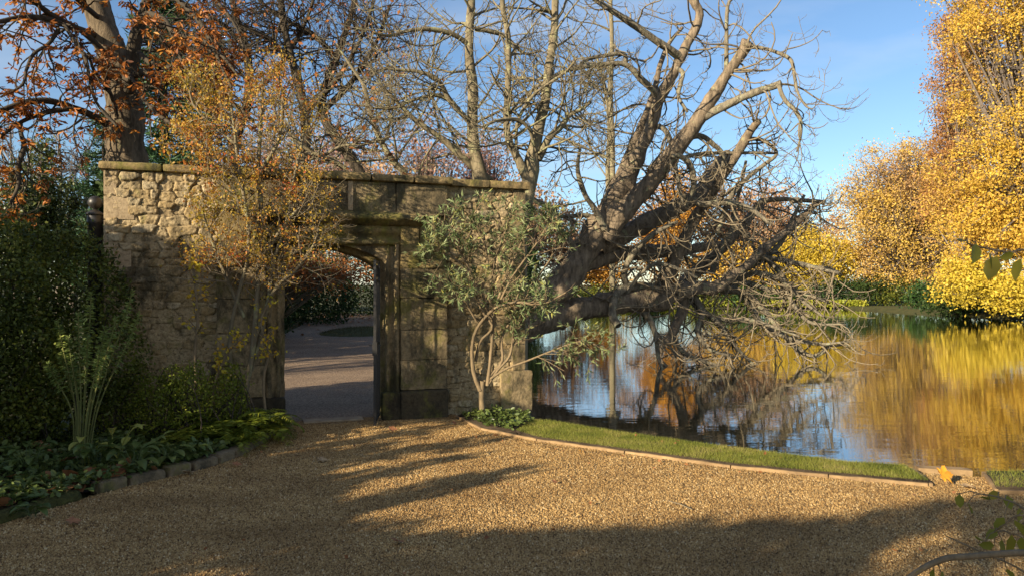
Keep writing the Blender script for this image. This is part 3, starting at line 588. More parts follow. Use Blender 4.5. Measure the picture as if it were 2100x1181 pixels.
LB = [
 ([(1236, 450, 20), (1250, 405, 13), (1274, 354, 11), (1301, 293, 10), (1324, 236, 8), (1343, 183, 6.5), (1354, 133, 5.5), (1373, 88, 4.5), (1400, 57, 3.5)], 17.4, 18.2),
 ([(1240, 490, 24), (1274, 438, 26), (1324, 385, 21), (1373, 324, 20), (1419, 263, 18), (1453, 213, 15), (1484, 164, 13), (1511, 126, 12), (1527, 100, 13), (1535, 88, 15)], 17.3, 16.5),
 ([(1440, 242, 11), (1480, 221, 10), (1511, 206, 9.5), (1549, 190, 8.5), (1580, 180, 8), (1602, 172, 8.5)], 16.9, 16.2),
 ([(1340, 612, 20), (1354, 591, 17), (1385, 530, 15), (1420, 459, 13.5), (1457, 400, 12.5), (1488, 354, 11), (1518, 305, 10), (1541, 267, 9), (1556, 248, 9)], 18.6, 17),
 ([(1195, 545, 18), (1240, 530, 18), (1275, 522, 18), (1336, 517, 17), (1385, 516, 15), (1420, 512, 12), (1470, 500, 8)], 17.6, 19.5),
 ([(1225, 510, 24), (1288, 477, 23), (1350, 446, 20), (1402, 420, 18), (1438, 396, 17), (1455, 365, 16), (1475, 335, 15), (1492, 318, 14)], 17.8, 20),
 ([(1398, 596, 17), (1411, 574, 16), (1446, 539, 14), (1486, 503, 13), (1526, 459, 11), (1565, 413, 9)], 19.3, 20.5),
 ([(1395, 596, 14), (1402, 605, 13), (1398, 640, 12), (1376, 688, 9), (1358, 712, 6), (1354, 735, 4), (1372, 754, 3)], 19.2, 18),
 ([(1420, 600, 9), (1424, 622, 8), (1468, 658, 7), (1508, 710, 5), (1552, 754, 3.5)], 19.4, 18.4),
 ([(1450, 588, 11), (1490, 592, 9), (1535, 605, 8), (1579, 650, 7), (1623, 703, 6), (1667, 730, 5), (1702, 708, 3.5), (1716, 690, 2)], 19.6, 18.6),
 ([(1540, 530, 6), (1575, 530, 6), (1614, 536, 6), (1667, 548, 5), (1720, 560, 4)], 19.8, 19),
 ([(1347, 196, 8), (1335, 182, 7), (1316, 164, 7), (1282, 133, 6), (1229, 133, 5.5), (1183, 141, 5), (1145, 152, 4.5), (1095, 183, 4), (1061, 213, 3), (1040, 250, 2)], 17.4, 16),
 ([(1283, 134, 5.5), (1280, 112, 5), (1244, 114, 4.5), (1206, 122, 4), (1188, 135, 3), (1165, 165, 2)], 17.1, 16.5),
 ([(1392, 116, 9), (1370, 100, 8.5), (1343, 82, 8), (1305, 55, 8), (1267, 30, 7), (1221, 0, 6), (1190, -20, 5)], 17.4, 16.2),
 ([(1537, 96, 5), (1562, 99, 4.5), (1591, 107, 4), (1622, 124, 4), (1630, 160, 3.4), (1636, 190, 3), (1652, 217, 2.5), (1668, 225, 1.5)], 16.5, 16),
 ([(1598, 177, 5.5), (1604, 195, 5), (1615, 212, 4.5), (1633, 229, 4), (1642, 250, 4), (1642, 280, 3), (1634, 312, 2)], 16.2, 15.8),
 ([(1489, 150, 6), (1490, 110, 5), (1490, 76, 5), (1493, 11, 4), (1512, -8, 3)], 16.8, 16.5),
 ([(1395, 300, 6), (1412, 284, 6), (1440, 280, 6), (1462, 296, 6), (1482, 316, 5), (1484, 345, 5)], 17, 17.4),
 ([(1396, 325, 4.5), (1430, 317, 4), (1457, 315, 4), (1533, 314, 3.5), (1591, 315, 2.5)], 17.1, 17.6),
 ([(1268, 668, 8), (1257, 650, 9), (1258, 620, 10), (1270, 597, 10), (1295, 588, 10.5), (1323, 588, 11), (1350, 596, 11)], 17.2, 18.2),
 ([(1285, 600, 7), (1297, 583, 6), (1319, 556, 5.5), (1350, 541, 5), (1394, 553, 4), (1430, 570, 3)], 17.8, 17.2),
 ([(1375, 322, 5), (1393, 320, 6), (1412, 334, 7), (1421, 360, 7), (1421, 390, 6), (1405, 425, 4)], 16.8, 17.2),
 ([(1505, 312, 5), (1533, 288, 5), (1560, 287, 5), (1582, 300, 4.5), (1592, 318, 4), (1565, 340, 5), (1533, 366, 5.5), (1499, 404, 6), (1484, 442, 6), (1470, 480, 5)], 17.4, 17.6),
 ([(1548, 428, 7), (1564, 413, 6), (1610, 409, 5.5), (1667, 413, 5), (1692, 414, 4)], 20, 19.5),
 ([(1060, 380, 6), (1094, 410, 6.5), (1125, 424, 6), (1151, 444, 5.5), (1204, 442, 5), (1228, 452, 5)], 16.5, 17.4),
 ([(1125, 424, 6), (1140, 460, 6), (1165, 490, 7), (1185, 520, 9)], 16.6, 17.2),
 ([(1350, 258, 6), (1366, 270, 6), (1378, 300, 6), (1385, 340, 5.5), (1392, 380, 5), (1400, 420, 4)], 17.3, 16.8),
 ([(1386, 140, 6), (1400, 150, 6), (1396, 172, 5), (1392, 200, 4), (1410, 230, 3)], 17.4, 17),
 ([(1480, 600, 8), (1520, 570, 7), (1560, 560, 6), (1610, 580, 5), (1650, 620, 4), (1690, 650, 3)], 19.8, 19),
 ([(1440, 640, 6), (1480, 655, 5), (1530, 655, 5), (1580, 668, 4), (1640, 690, 3)], 19.2, 18.2),
 ([(1380, 690, 6), (1400, 720, 6), (1440, 740, 5), (1490, 752, 4), (1530, 757, 3)], 18.6, 18),
 ([(1460, 560, 8), (1475, 520, 7), (1500, 470, 6), (1505, 430, 5), (1520, 380, 4), (1530, 330, 3)], 19.6, 19.2),
 ([(1300, 625, 9), (1330, 650, 8), (1345, 690, 6), (1350, 730, 5), (1362, 765, 3)], 18.2, 17.6),
 ([(1500, 585, 7), (1540, 620, 7), (1560, 660, 6), (1610, 690, 5), (1680, 705, 4), (1740, 700, 2)], 19.6, 18.4),
 ([(1420, 600, 8), (1440, 640, 7), (1430, 680, 6), (1455, 715, 5), (1500, 730, 3)], 19, 18),
 ([(1560, 520, 6), (1600, 560, 6), (1620, 610, 5), (1660, 660, 4), (1735, 665, 2)], 19.8, 18.8),
 ([(1290, 600, 9), (1280, 560, 8), (1300, 520, 7), (1340, 480, 6), (1390, 455, 4)], 18, 17),
 ([(1240, 470, 8), (1220, 430, 7), (1200, 400, 6), (1185, 350, 5), (1190, 300, 3)], 17, 16.4),
 ([(1480, 590, 7), (1530, 580, 6), (1580, 595, 6), (1640, 600, 5), (1700, 620, 3)], 19.8, 19.2),
 ([(1400, 400, 8), (1440, 420, 7), (1490, 415, 7), (1540, 430, 6), (1580, 460, 4)], 17.4, 17),
 ([(1510, 560, 7), (1560, 535, 7), (1600, 500, 6), (1625, 450, 5), (1650, 400, 3)], 20, 19.6)]
for i, (p, a, b) in enumerate(LB):
    trk('limb', p, a, b, 12 if p[0][2] > 9 else 8, .26 if p[0][2] > 9 else .2, mat='bark_old' if p[0][2] > 12 else 'bark_limb')
# twigs: chestnut shoots that sag and turn up at their tips
S = []; D = []; Ls = []; Rs = []
for P, R in TR:
    seg = np.linalg.norm(np.diff(P, axis=0), axis=1); tot = seg.sum(); m = int(tot * (4.2 if R[0] < .12 else 2.2)); K = len(P)
    t = rng.uniform(.12, 1, m) ** .8 * (K - 1.01); i = t.astype(int); T_ = nrm(P[i + 1] - P[i]); q = nrm(np.cross(T_, rdir(m)))
    keep = R[i] < .42; keep &= ~((P[i][:, 0] < 1.2) & (P[i][:, 2] < 1.6)); i, T_, q = i[keep], T_[keep], q[keep]
    S.append(P[i]); D.append(nrm(T_ * .45 + q + [0, 0, .1])); Ls.append(rng.uniform(.5, 1.5, len(i)) * (.75 + 1.6 * np.minimum(R[i], .12) / .12 * .5)); Rs.append(np.clip(R[i] * .45, .010, .026))
S, D, Ls, Rs = map(np.concatenate, (S, D, Ls, Rs))
P1, R1 = grow(S, D, Ls, Rs, 8, .24, .55, .45, .28)
P2, R2 = grow(*spawn(P1, R1, 3, .15, 1, (30, 70), (.35, .7), .72), 6, .26, .6, .5, .2)
k = (P2[:, 0, 2] > 2.4) | (rng.random(len(P2)) < .45); P2, R2 = P2[k], R2[k]
P3, R3 = grow(*spawn(P2, R2, 3, .2, 1, (30, 70), (.3, .65), .8), 5, .25, .7, .6, .1); k = (P3[:, 0, 2] > 2.4) | (rng.random(len(P3)) < .5); P3, R3 = P3[k], R3[k]
g = Geo(); tubes(g, P1, R1, 4); tubes(g, P2, np.maximum(R2 * .85, .0058), 3); tubes(g, P3, np.maximum(R3 * .8, .0042), 3)
tag(g.build('twigs', M['bark_twig'], ft, smooth=True), kind='stuff')
S = []; D = []; Ls = []; Rs = []
for P, R in TR:                                    # extra tangle low over the water
    i = rng.integers(2, len(P) - 1, 11); i = i[(P[i][:, 2] < 2.6) & (P[i][:, 0] > 3.0) & (R[i] < .3)]
    T_ = nrm(P[i] - P[i - 1]); S.append(P[i]); D.append(nrm(T_ * .6 + rdir(len(i), down=.25))); Ls.append(rng.uniform(.8, 2.2, len(i))); Rs.append(rng.uniform(.010, .024, len(i)))
S, D, Ls, Rs = map(np.concatenate, (S, D, Ls, Rs)); P1, R1 = grow(S, D, Ls, Rs, 9, .26, .6, .4, .35); P1[..., 2] = np.maximum(P1[..., 2], WL - .05)
P2, R2 = grow(*spawn(P1, R1, 3, .15, 1, (30, 70), (.2, .45), .7), 6, .28, .5, .5); P2[..., 2] = np.maximum(P2[..., 2], WL - .05)
g = Geo(); tubes(g, P1, R1 * 1.25, 5); tubes(g, P2, np.maximum(R2, .0055), 3); tag(g.build('low_twigs', M['bark_twig'], ft, smooth=True), kind='stuff')

# ------------------------------------------------------------------ bare trees behind the wall
def bare_tree(name, label, cat, stems, mat, n1=26, n2=5, n3=4, l1=(.5, 1.0), plen=2.6, up=.35, droop=.12, grp=None, thin=.006, twmat=None, wander=.17, dead=None):
    b = stems[0][0][0]; base = at(b[0], b[1], stems[0][1]); e = empty(name, (base[0], base[1], 0), label, cat, grp)
    allP = []
    for j, (pts, Y0, Y1) in enumerate(stems):
        if j == 0 or pts[0][2] == 'g': pass
        P, R = limb_px(pts, Y0, Y1, 24)
        if j == 0 and P[0, 2] > 0: P = np.vstack([[P[0, 0], P[0, 1], -.1], P]); R = np.concatenate([[R[0] * 1.1], R]); P, R = spline(P, R, 24)
        g = Geo(); tubes(g, P, R, 10 if R[0] > .07 else 6, .15); g.build('trunk' if j == 0 else 'limb', M[mat], e, smooth=True); allP.append((P, R))
    P = np.stack([p for p, r in allP]); R = np.stack([r for p, r in allP])
    S, D, L, r = spawn(P, R, n1, .2, 1, (40, 80), l1, .4, plen, up * .4); r = np.clip(r, .010, .030) * (1 if thin < .01 else thin / .006)
    P1, R1 = grow(S, D, L, r, 9, wander, up, .4, droop)
    P2, R2 = grow(*spawn(P1, R1, n2, .15, 1, (30, 70), (.3, .6), .65), 6, wander * 1.2, up, .5, droop)
    P3, R3 = grow(*spawn(P2, R2, n3, .2, 1, (25, 70), (.3, .6), .7), 5, wander * 1.2, up, .6)
    g = Geo(); tubes(g, P1, R1, 4); tubes(g, P2, np.maximum(R2, thin), 3); tubes(g, P3, np.maximum(R3, thin * .8), 3)
    tag(g.build('twigs', M[twmat or mat], e, smooth=True), kind='stuff')
    if dead:
        n = dead[1]; k = rng.integers(0, len(P3), n); g = Geo(); leaves(g, P3[k, -1], rdir(n, down=1.0), rng.uniform(.6, 1.2, n) * dead[2], 'diamond'); g.build('foliage', M[dead[0]], e)
    return e
bare_tree('bare_tree', 'tall straight bare tree rising behind the gateway coping', 'tree', [
 ([(990, 395, 18), (985, 360, 15), (972, 300, 13), (969, 230, 11.5), (970, 180, 11), (962, 120, 9.5), (963, 60, 9), (967, 0, 8.5), (966, -90, 7)], 15, 15.3),
 ([(1007, 372, 8), (950, 325, 7.5), (905, 284, 6.5), (855, 250, 5), (821, 217, 4), (787, 186, 2.5)], 15.2, 14.5),
 ([(962, 250, 6), (922, 206, 5.5), (899, 166, 5), (865, 149, 4.5), (821, 144, 3.5), (785, 142, 2)], 15, 14.2),
 ([(962, 93, 6), (933, 73, 5), (889, 61, 5), (841, 63, 4), (800, 73, 3), (765, 68, 2)], 15.2, 14),
 ([(922, 206, 4.5), (895, 196, 4.5), (850, 205, 3.5), (805, 222, 3), (765, 222, 2)], 15, 14.4),
 ([(975, 60, 4.5), (1010, 66, 4.5), (1040, 78, 3.5), (1075, 110, 3), (1110, 105, 2)], 15.3, 16)], 'bark_pale', 15, 5, 3, plen=2.2, thin=.0045)
bare_tree('bare_tree', 'forked bare tree standing beside the right end of the wall', 'tree', [
 ([(1062, 480, 20), (1085, 380, 17), (1092, 322, 14.5), (1105, 261, 12), (1119, 203, 10.5), (1126, 135, 9.5), (1136, 68, 8.5), (1139, 0, 8), (1140, -90, 6)], 14.5, 15),
 ([(1087, 385, 11), (1065, 332, 9), (1044, 291, 8), (1038, 244, 7), (1041, 190, 6.5), (1043, 135, 6.5), (1041, 68, 6), (1031, 17, 5.5), (1028, -60, 5)], 14.5, 14.2),
 ([(1103, 328, 8), (1126, 284, 7.5), (1150, 261, 6.5), (1170, 235, 5), (1190, 226, 4), (1212, 210, 3)], 14.6, 14.8),
 ([(1095, 300, 4), (1085, 265, 4), (1060, 246, 4), (1020, 248, 3), (985, 262, 2)], 14.5, 13.8),
 ([(1058, 305, 4), (1062, 250, 4), (1090, 200, 3.6), (1125, 172, 3.4), (1160, 148, 3), (1183, 120, 2)], 14.5, 14)], 'bark_pale', 18, 5, 3, plen=2.2, thin=.0045)
bare_tree('bare_tree', 'slender twin-stemmed bare tree seen left of the leaning limbs', 'tree', [
 ([(1256, 420, 6), (1256, 300, 5.5), (1252, 200, 5), (1255, 100, 4.5), (1252, 0, 4), (1250, -90, 3.5)], 71, 71),
 ([(1248, 420, 5), (1246, 350, 4.5), (1249, 250, 4), (1240, 180, 3), (1225, 120, 2)], 71, 72)], 'bark_pale', 26, 6, 4, plen=8, thin=.016)
bare_tree('bare_tree', 'bare tree leaning left above the middle of the gateway coping', 'tree', [
 ([(840, 400, 8), (828, 355, 7), (807, 332, 6.5), (780, 288, 6), (760, 237, 5.5), (750, 190, 4.5), (740, 166, 3.5), (715, 130, 3), (690, 90, 2)], 16, 16),
 ([(715, 350, 5), (680, 330, 6), (655, 320, 5), (610, 290, 4), (560, 230, 3)], 15.5, 15),
 ([(660, 322, 3.5), (702, 300, 3), (755, 295, 2.5), (800, 280, 1.5)], 15.6, 15.2)], 'bark_pale', 22, 5, 4, plen=2.6, thin=.0045, dead=('chestnut', 260, .12))
# darker tangle of trees further back, upper middle
for lb, pts, Y0 in [
  ('dark bare tree tangled above the orange climbing shrub', [(560, 520, 14), (620, 330, 11), (625, 230, 10), (600, 130, 8), (580, 40, 7), (570, -80, 5)], 20),
  ('dark many-twigged bare tree left of the straight bare tree', [(820, 520, 12), (730, 340, 11), (660, 230, 9), (690, 120, 7), (720, 30, 6), (740, -60, 4)], 22),
  ('dark bare tree behind the old chestnut trunk', [(470, 420, 13), (480, 300, 11), (510, 200, 9), (505, 100, 8), (480, 20, 6), (460, -80, 5)], 21)]:
    bare_tree('bare_tree', lb, 'tree', [(pts, Y0, Y0), ([(pts[2][0], pts[2][1], 7), (pts[2][0] + 60, pts[2][1] - 60, 6), (pts[2][0] + 110, pts[2][1] - 140, 4), (pts[2][0] + 140, pts[2][1] - 220, 3)], Y0, Y0 - 1),
        ([(pts[3][0], pts[3][1], 6), (pts[3][0] - 50, pts[3][1] - 50, 5), (pts[3][0] - 110, pts[3][1] - 80, 4), (pts[3][0] - 160, pts[3][1] - 120, 3)], Y0, Y0 - 1)], 'bark_dark', 20, 5, 5, plen=3.4, thin=.006, up=.2, dead=('russet', 350, .13))

# ------------------------------------------------------------------ leafy trees
def ell_clumps(ells, n, surf=.45):
    """ells: (px, py, Y, rx px, rz px) -> clump centres inside real ellipsoids"""
    vol = np.array([e[3] * e[4] for e in ells], float); pk = rng.choice(len(ells), n, p=vol / vol.sum()); C = []
    for k in pk:
        px, py, Y, rx, rz = ells[k]; c = at(px, py, Y); a = rx / F * Y; b = rz / F * Y; d = rdir(1)[0]; q = rng.random() ** surf
        C.append(c + d * q * np.array([a, min(a, b) * .9, b]))
    return np.array(C)
def leafy(name, label, ells, base, tr, mat, nc=120, lp=110, ls=.25, cs=.9, bark='bark_grey', cat='tree', grp=None, tmpl='diamond', surf=.45, twig=True, down=.3, bare=0, minz=None):
    e = empty(name, (base[0], base[1], 0), label, cat, grp); C = ell_clumps(ells, nc, surf)
    if minz is not None: C[:, 2] = np.maximum(C[:, 2], minz + rng.random(nc) * .4)
    top = np.array([C[:, 0].mean() * .5 + base[0] * .5, C[:, 1].mean() * .5 + base[1] * .5, C[:, 2].min() * .3 + C[:, 2].max() * .7])
    P, R = spline([np.array([base[0], base[1], -.1]), (np.array([base[0], base[1], 0]) * .6 + top * .4), top], [tr, tr * .75, tr * .25], 16); g = Geo(); tubes(g, P, R, 9, .1)
    m = len(C); k = rng.integers(3, 13, m); S_ = P[k]; mid = S_ * .5 + C * .5 + rng.normal(size=(m, 3)) * .25 + [0, 0, .4]
    t = np.linspace(0, 1, 7)[None, :, None]; B = (1 - t) ** 2 * S_[:, None] + 2 * t * (1 - t) * mid[:, None] + t * t * C[:, None]
    RR = (R[k] * .35)[:, None] * np.linspace(1, .2, 7)[None]; tubes(g, B, np.clip(RR, tr * .03, tr * .16), 4)
    if bare:
        q1, r1 = grow(*spawn(B, RR, bare, .4, 1, (25, 65), (.15, .35), .5), 5, .2, .2, .4); tubes(g, q1, np.maximum(r1, tr * .035), 3)
        q2, r2 = grow(*spawn(q1, r1, 4, .2, 1, (25, 65), (.3, .6), .6), 4, .2, .2, .4); tubes(g, q2, np.maximum(r2, tr * .025), 3)
    g.build('trunk', M[bark], e, smooth=True)
    g = Geo(); n = m * lp; idx = np.repeat(np.arange(m), lp); sz = rng.uniform(.6, 1.3, m)[idx]
    pos = C[idx] + rng.normal(size=(n, 3)) * cs * .5 * sz[:, None] * [1, 1, .75]
    leaves(g, pos, rdir(n, down=down), rng.uniform(.6, 1.3, n) * ls, tmpl); g.build('crown', M[mat], e)
    return e
def gp(px, Y): return ((px - W2) / F * Y, Y)
leafy('plane_tree', 'towering golden plane tree filling the right edge over the water', [(2085, 20, 50, 175, 120), (2135, 200, 50, 180, 150), (2100, 370, 50, 190, 120), (2075, 500, 48, 165, 100), (2000, 430, 50, 90, 80), (2230, 300, 52, 150, 280)], gp(2150, 52), .8, 'gold', 640, 210, .17, 1.25, minz=.2, bare=1)
leafy('yellow_tree', 'low yellow boughs drooping to the water at the right edge', [(2050, 590, 45, 90, 40), (2110, 600, 44, 80, 36), (1975, 575, 47, 50, 45)], gp(2120, 48), .25, 'yellow', 130, 130, .19, .8, minz=.1, bare=1)
leafy('swamp_cypress', 'rusty brown cypress rising behind the golden plane tree', [(1985, 60, 66, 60, 70), (1975, 150, 66, 62, 60), (1970, 230, 66, 60, 60), (1965, 310, 66, 60, 60), (1960, 400, 66, 65, 80)], gp(1975, 66), .5, 'cypress', 260, 160, .20, 1.2)
leafy('golden_tree', 'broad thin golden-brown tree between yellow tree and plane tree', [(1870, 350, 72, 115, 95), (1830, 470, 72, 115, 110), (1930, 430, 72, 110, 150), (1790, 400, 72, 75, 85), (1770, 520, 72, 60, 70), (1880, 570, 72, 150, 42), (1985, 480, 72, 90, 120)], gp(1865, 73), .5, 'gold_brown', 620, 120, .20, 1.5, bare=3, surf=.6)
leafy('yellow_tree', 'rounded bright yellow tree on the far bank behind branch tips', [(1665, 530, 73, 72, 78), (1640, 560, 73, 80, 60), (1700, 545, 73, 50, 60)], gp(1660, 74), .3, 'yellow', 190, 140, .22, 1.0)
leafy('peach_tree', 'pale peach tree thinning out above the yellow tree', [(1560, 430, 80, 100, 85), (1480, 470, 80, 90, 100), (1610, 480, 80, 70, 90), (1700, 500, 80, 70, 80), (1740, 560, 80, 60, 50)], gp(1550, 81), .5, 'peach', 260, 60, .32, 1.7, bare=3, surf=.6)
leafy('orange_tree', 'deep orange tree seen through the leaning limbs', [(1385, 415, 74, 62, 68), (1375, 500, 74, 62, 90), (1340, 480, 74, 50, 50)], gp(1380, 75), .3, 'orange', 160, 120, .23, 1.1)
leafy('orange_tree', 'amber tree low behind the tangle of branches', [(1480, 560, 74, 90, 60), (1560, 560, 74, 70, 60)], gp(1500, 75), .3, 'gold', 90, 110, .26, 1.2)
leafy('orange_tree', 'rust coloured tree beside the leaning trunk base', [(1270, 540, 75, 60, 70), (1200, 560, 75, 60, 50)], gp(1250, 76), .3, 'orange', 70, 100, .26, 1.3)
leafy('peach_tree', 'hazy brown tree far behind the leaning trunks', [(1150, 500, 74, 80, 90), (1300, 430, 76, 70, 60), (1080, 480, 74, 60, 80)], gp(1180, 75), .4, 'peach', 110, 60, .32, 1.8, bare=3, surf=.6)
for i, (px, py, rx, rz, mt, lb) in enumerate([(1130, 608, 70, 20, 'bank_green', 'dark bush on the far bank below the leaning trunk'), (1230, 605, 50, 18, 'hedge', 'green bush on the far bank left of the orange tree'), (1330, 605, 60, 20, 'bank_green', 'dark bush on the far bank under the orange tree'), (1430, 606, 55, 18, 'hedge', 'bush on the far bank below the amber tree'),
    (1520, 600, 60, 24, 'bank_green', 'dark green bush on the far bank behind drooping twigs'), (1610, 603, 45, 20, 'bank_green', 'small dark bush under the rounded yellow tree'), (1700, 596, 55, 28, 'bank_green', 'dark bush just right of the rounded yellow tree'), (1770, 590, 50, 34, 'evergreen', 'near black laurel clump in the middle of the far bank'), (1832, 598, 48, 26, 'hedge', 'bright green laurel on the far bank below the golden tree'), (1905, 600, 40, 24, 'bank_green', 'dark bush tucked beside the drooping yellow boughs'), (1990, 600, 70, 26, 'bank_green', 'dark bush in shade behind the drooping yellow boughs'), (2090, 600, 70, 26, 'bank_green', 'dark bush at the right edge behind yellow boughs'), (2060, 612, 70, 24, 'evergreen', 'dark bush low over the water at the right edge'), (1960, 612, 50, 22, 'evergreen', 'dark bush low over the water left of the drooping boughs')]):
    Yb = 71 if px < 1900 else 60
    if px >= 1980: Yb = 56
    if px in (2060, 1960): Yb = 51
    leafy('bank_shrub', lb, [(px, py + 6, Yb, rx, rz)], gp(px, Yb), .08, mt, 40, 70, .22, 1.0, cat='shrub', grp='shrubs along the far bank')
g = Geo(); n = 14000; x = rng.uniform(1.0, 33, n); y = 70.2 + rng.random(n) * 2.0; k = x > 24; y[k] = 68.5 + rng.random(k.sum()) * 2; leaves(g, np.stack([x, y, rng.random(n) * .5 - .05], -1), rdir(n, up=.6), rng.uniform(.12, .3, n), 'diamond')
tag(g.build('ground_cover', M['lime']), 'low lime green growth along the far water line', 'ground cover', kind='stuff')
# background wood behind the wall and left
k = 0
for px, py, rx, rz, Yb, mt, lb in [(880, 330, 90, 95, 62, 'pink', 'pinkish bare tree just left of the straight trunk'), (700, 330, 95, 70, 58, 'pink', 'pinkish brown tree above the middle coping'), (990, 330, 70, 60, 66, 'pink', 'pinkish tree behind the straight bare trunk'), (560, 320, 90, 100, 60, 'peach', 'brown thinning tree behind the climbing shrub'), (790, 380, 110, 60, 50, 'peach', 'low brown thicket behind the gateway coping'), (620, 400, 120, 60, 50, 'pink', 'low pinkish thicket behind the orange shrub'), (1080, 420, 60, 50, 60, 'peach', 'low brown tree behind the forked tree')]:
    leafy('background_tree', lb, [(px, py, Yb, rx, rz), (px, py + rz * .9, Yb, rx * .9, rz * .7)], gp(px, Yb), .4, mt, 100, 30, .28, 2.0, bare=4, surf=.7, grp='thinning trees far behind the wall')
for px, tp, Yb, w, lb in [(85, 300, 42, 34, 'tall ivy-clad tree spire at the far left'), (150, 350, 44, 30, 'shorter ivy-clad spire left of the iron ball post'), (35, 350, 40, 40, 'dark ivy-clad tree at the left edge')]:
    leafy('ivy_tree', lb, [(px, tp + 40, Yb, w * .3, 55), (px, tp + 110, Yb, w * .6, 60), (px, tp + 180, Yb, w * .9, 70)], gp(px, Yb), .25, 'ivy', 80, 90, .22, .9, cat='tree')
for px, tp, Yb in [(20, 260, 45), (120, 270, 46), (60, 290, 48), (175, 300, 47)]:
    bare_tree('bare_tree', {20: 'fine bare tree at the left edge against pale sky', 120: 'fine bare tree between the two ivy-clad spires', 60: 'fine bare tree behind the taller ivy spire', 175: 'fine bare tree just left of the green conifer'}[px], 'tree', [([(px, 560, 5), (px, 460, 4), (px + 5, 370, 3), (px, tp, 1.5)], Yb, Yb)], 'bark_grey', 26, 6, 3, plen=4.5, thin=.012, up=.5)
def conifer(label, px, top, Yb, w, mat='conifer', n=9000, bare=0.0, pz=None):
    x, y = gp(px, Yb); H = EYE + (H2 - top) / F * Yb; e = empty('conifer', (x, y, 0), label, 'conifer'); g = Geo(); r0 = w / F * Yb
    tubes(g, [(x, y, -.1), (x, y, H * .5), (x, y, H)], [.02 * H, .012 * H, .004 * H], 8); nb = 130; z = np.linspace(H * .08 + 1, H * .98, nb); a = rng.uniform(0, 6.28, nb); Lb = r0 * (1 - (z / H) ** 1.6) * rng.uniform(.6, 1.1, nb) + .2
    B, RB = grow(np.stack([np.full(nb, x), np.full(nb, y), z], -1), np.stack([np.cos(a), np.sin(a), np.full(nb, .0)], -1), Lb, np.full(nb, .03), 8, .05, .35, .3, .12); tubes(g, B, RB, 4); g.build('trunk', M['bark_dark'], e, smooth=True)
    i = rng.integers(0, nb, n); t = rng.uniform(.2, 1, n) * 7.99; j = t.astype(int); u = (t - j)[:, None]; pos = B[i, j] * (1 - u) + B[i, j + 1] * u + rng.normal(size=(n, 3)) * r0 * np.array([.12, .12, .05])
    g = Geo(); leaves(g, pos, nrm(nrm(B[i, j + 1] - B[i, j]) + rng.normal(size=(n, 3)) * .5), rng.uniform(.3, .7, n) * (r0 * .28), 'lance'); g.build('crown', M[mat], e)
conifer('dense green conifer standing behind the ball-topped iron post', 212, 225, 24, 62, n=9000)
conifer('tall conifer right behind the old chestnut trunk', 335, -120, 25, 105, n=15000)
conifer('conifer behind the wall between chestnut and orange shrub', 430, 60, 29, 95, n=9000)

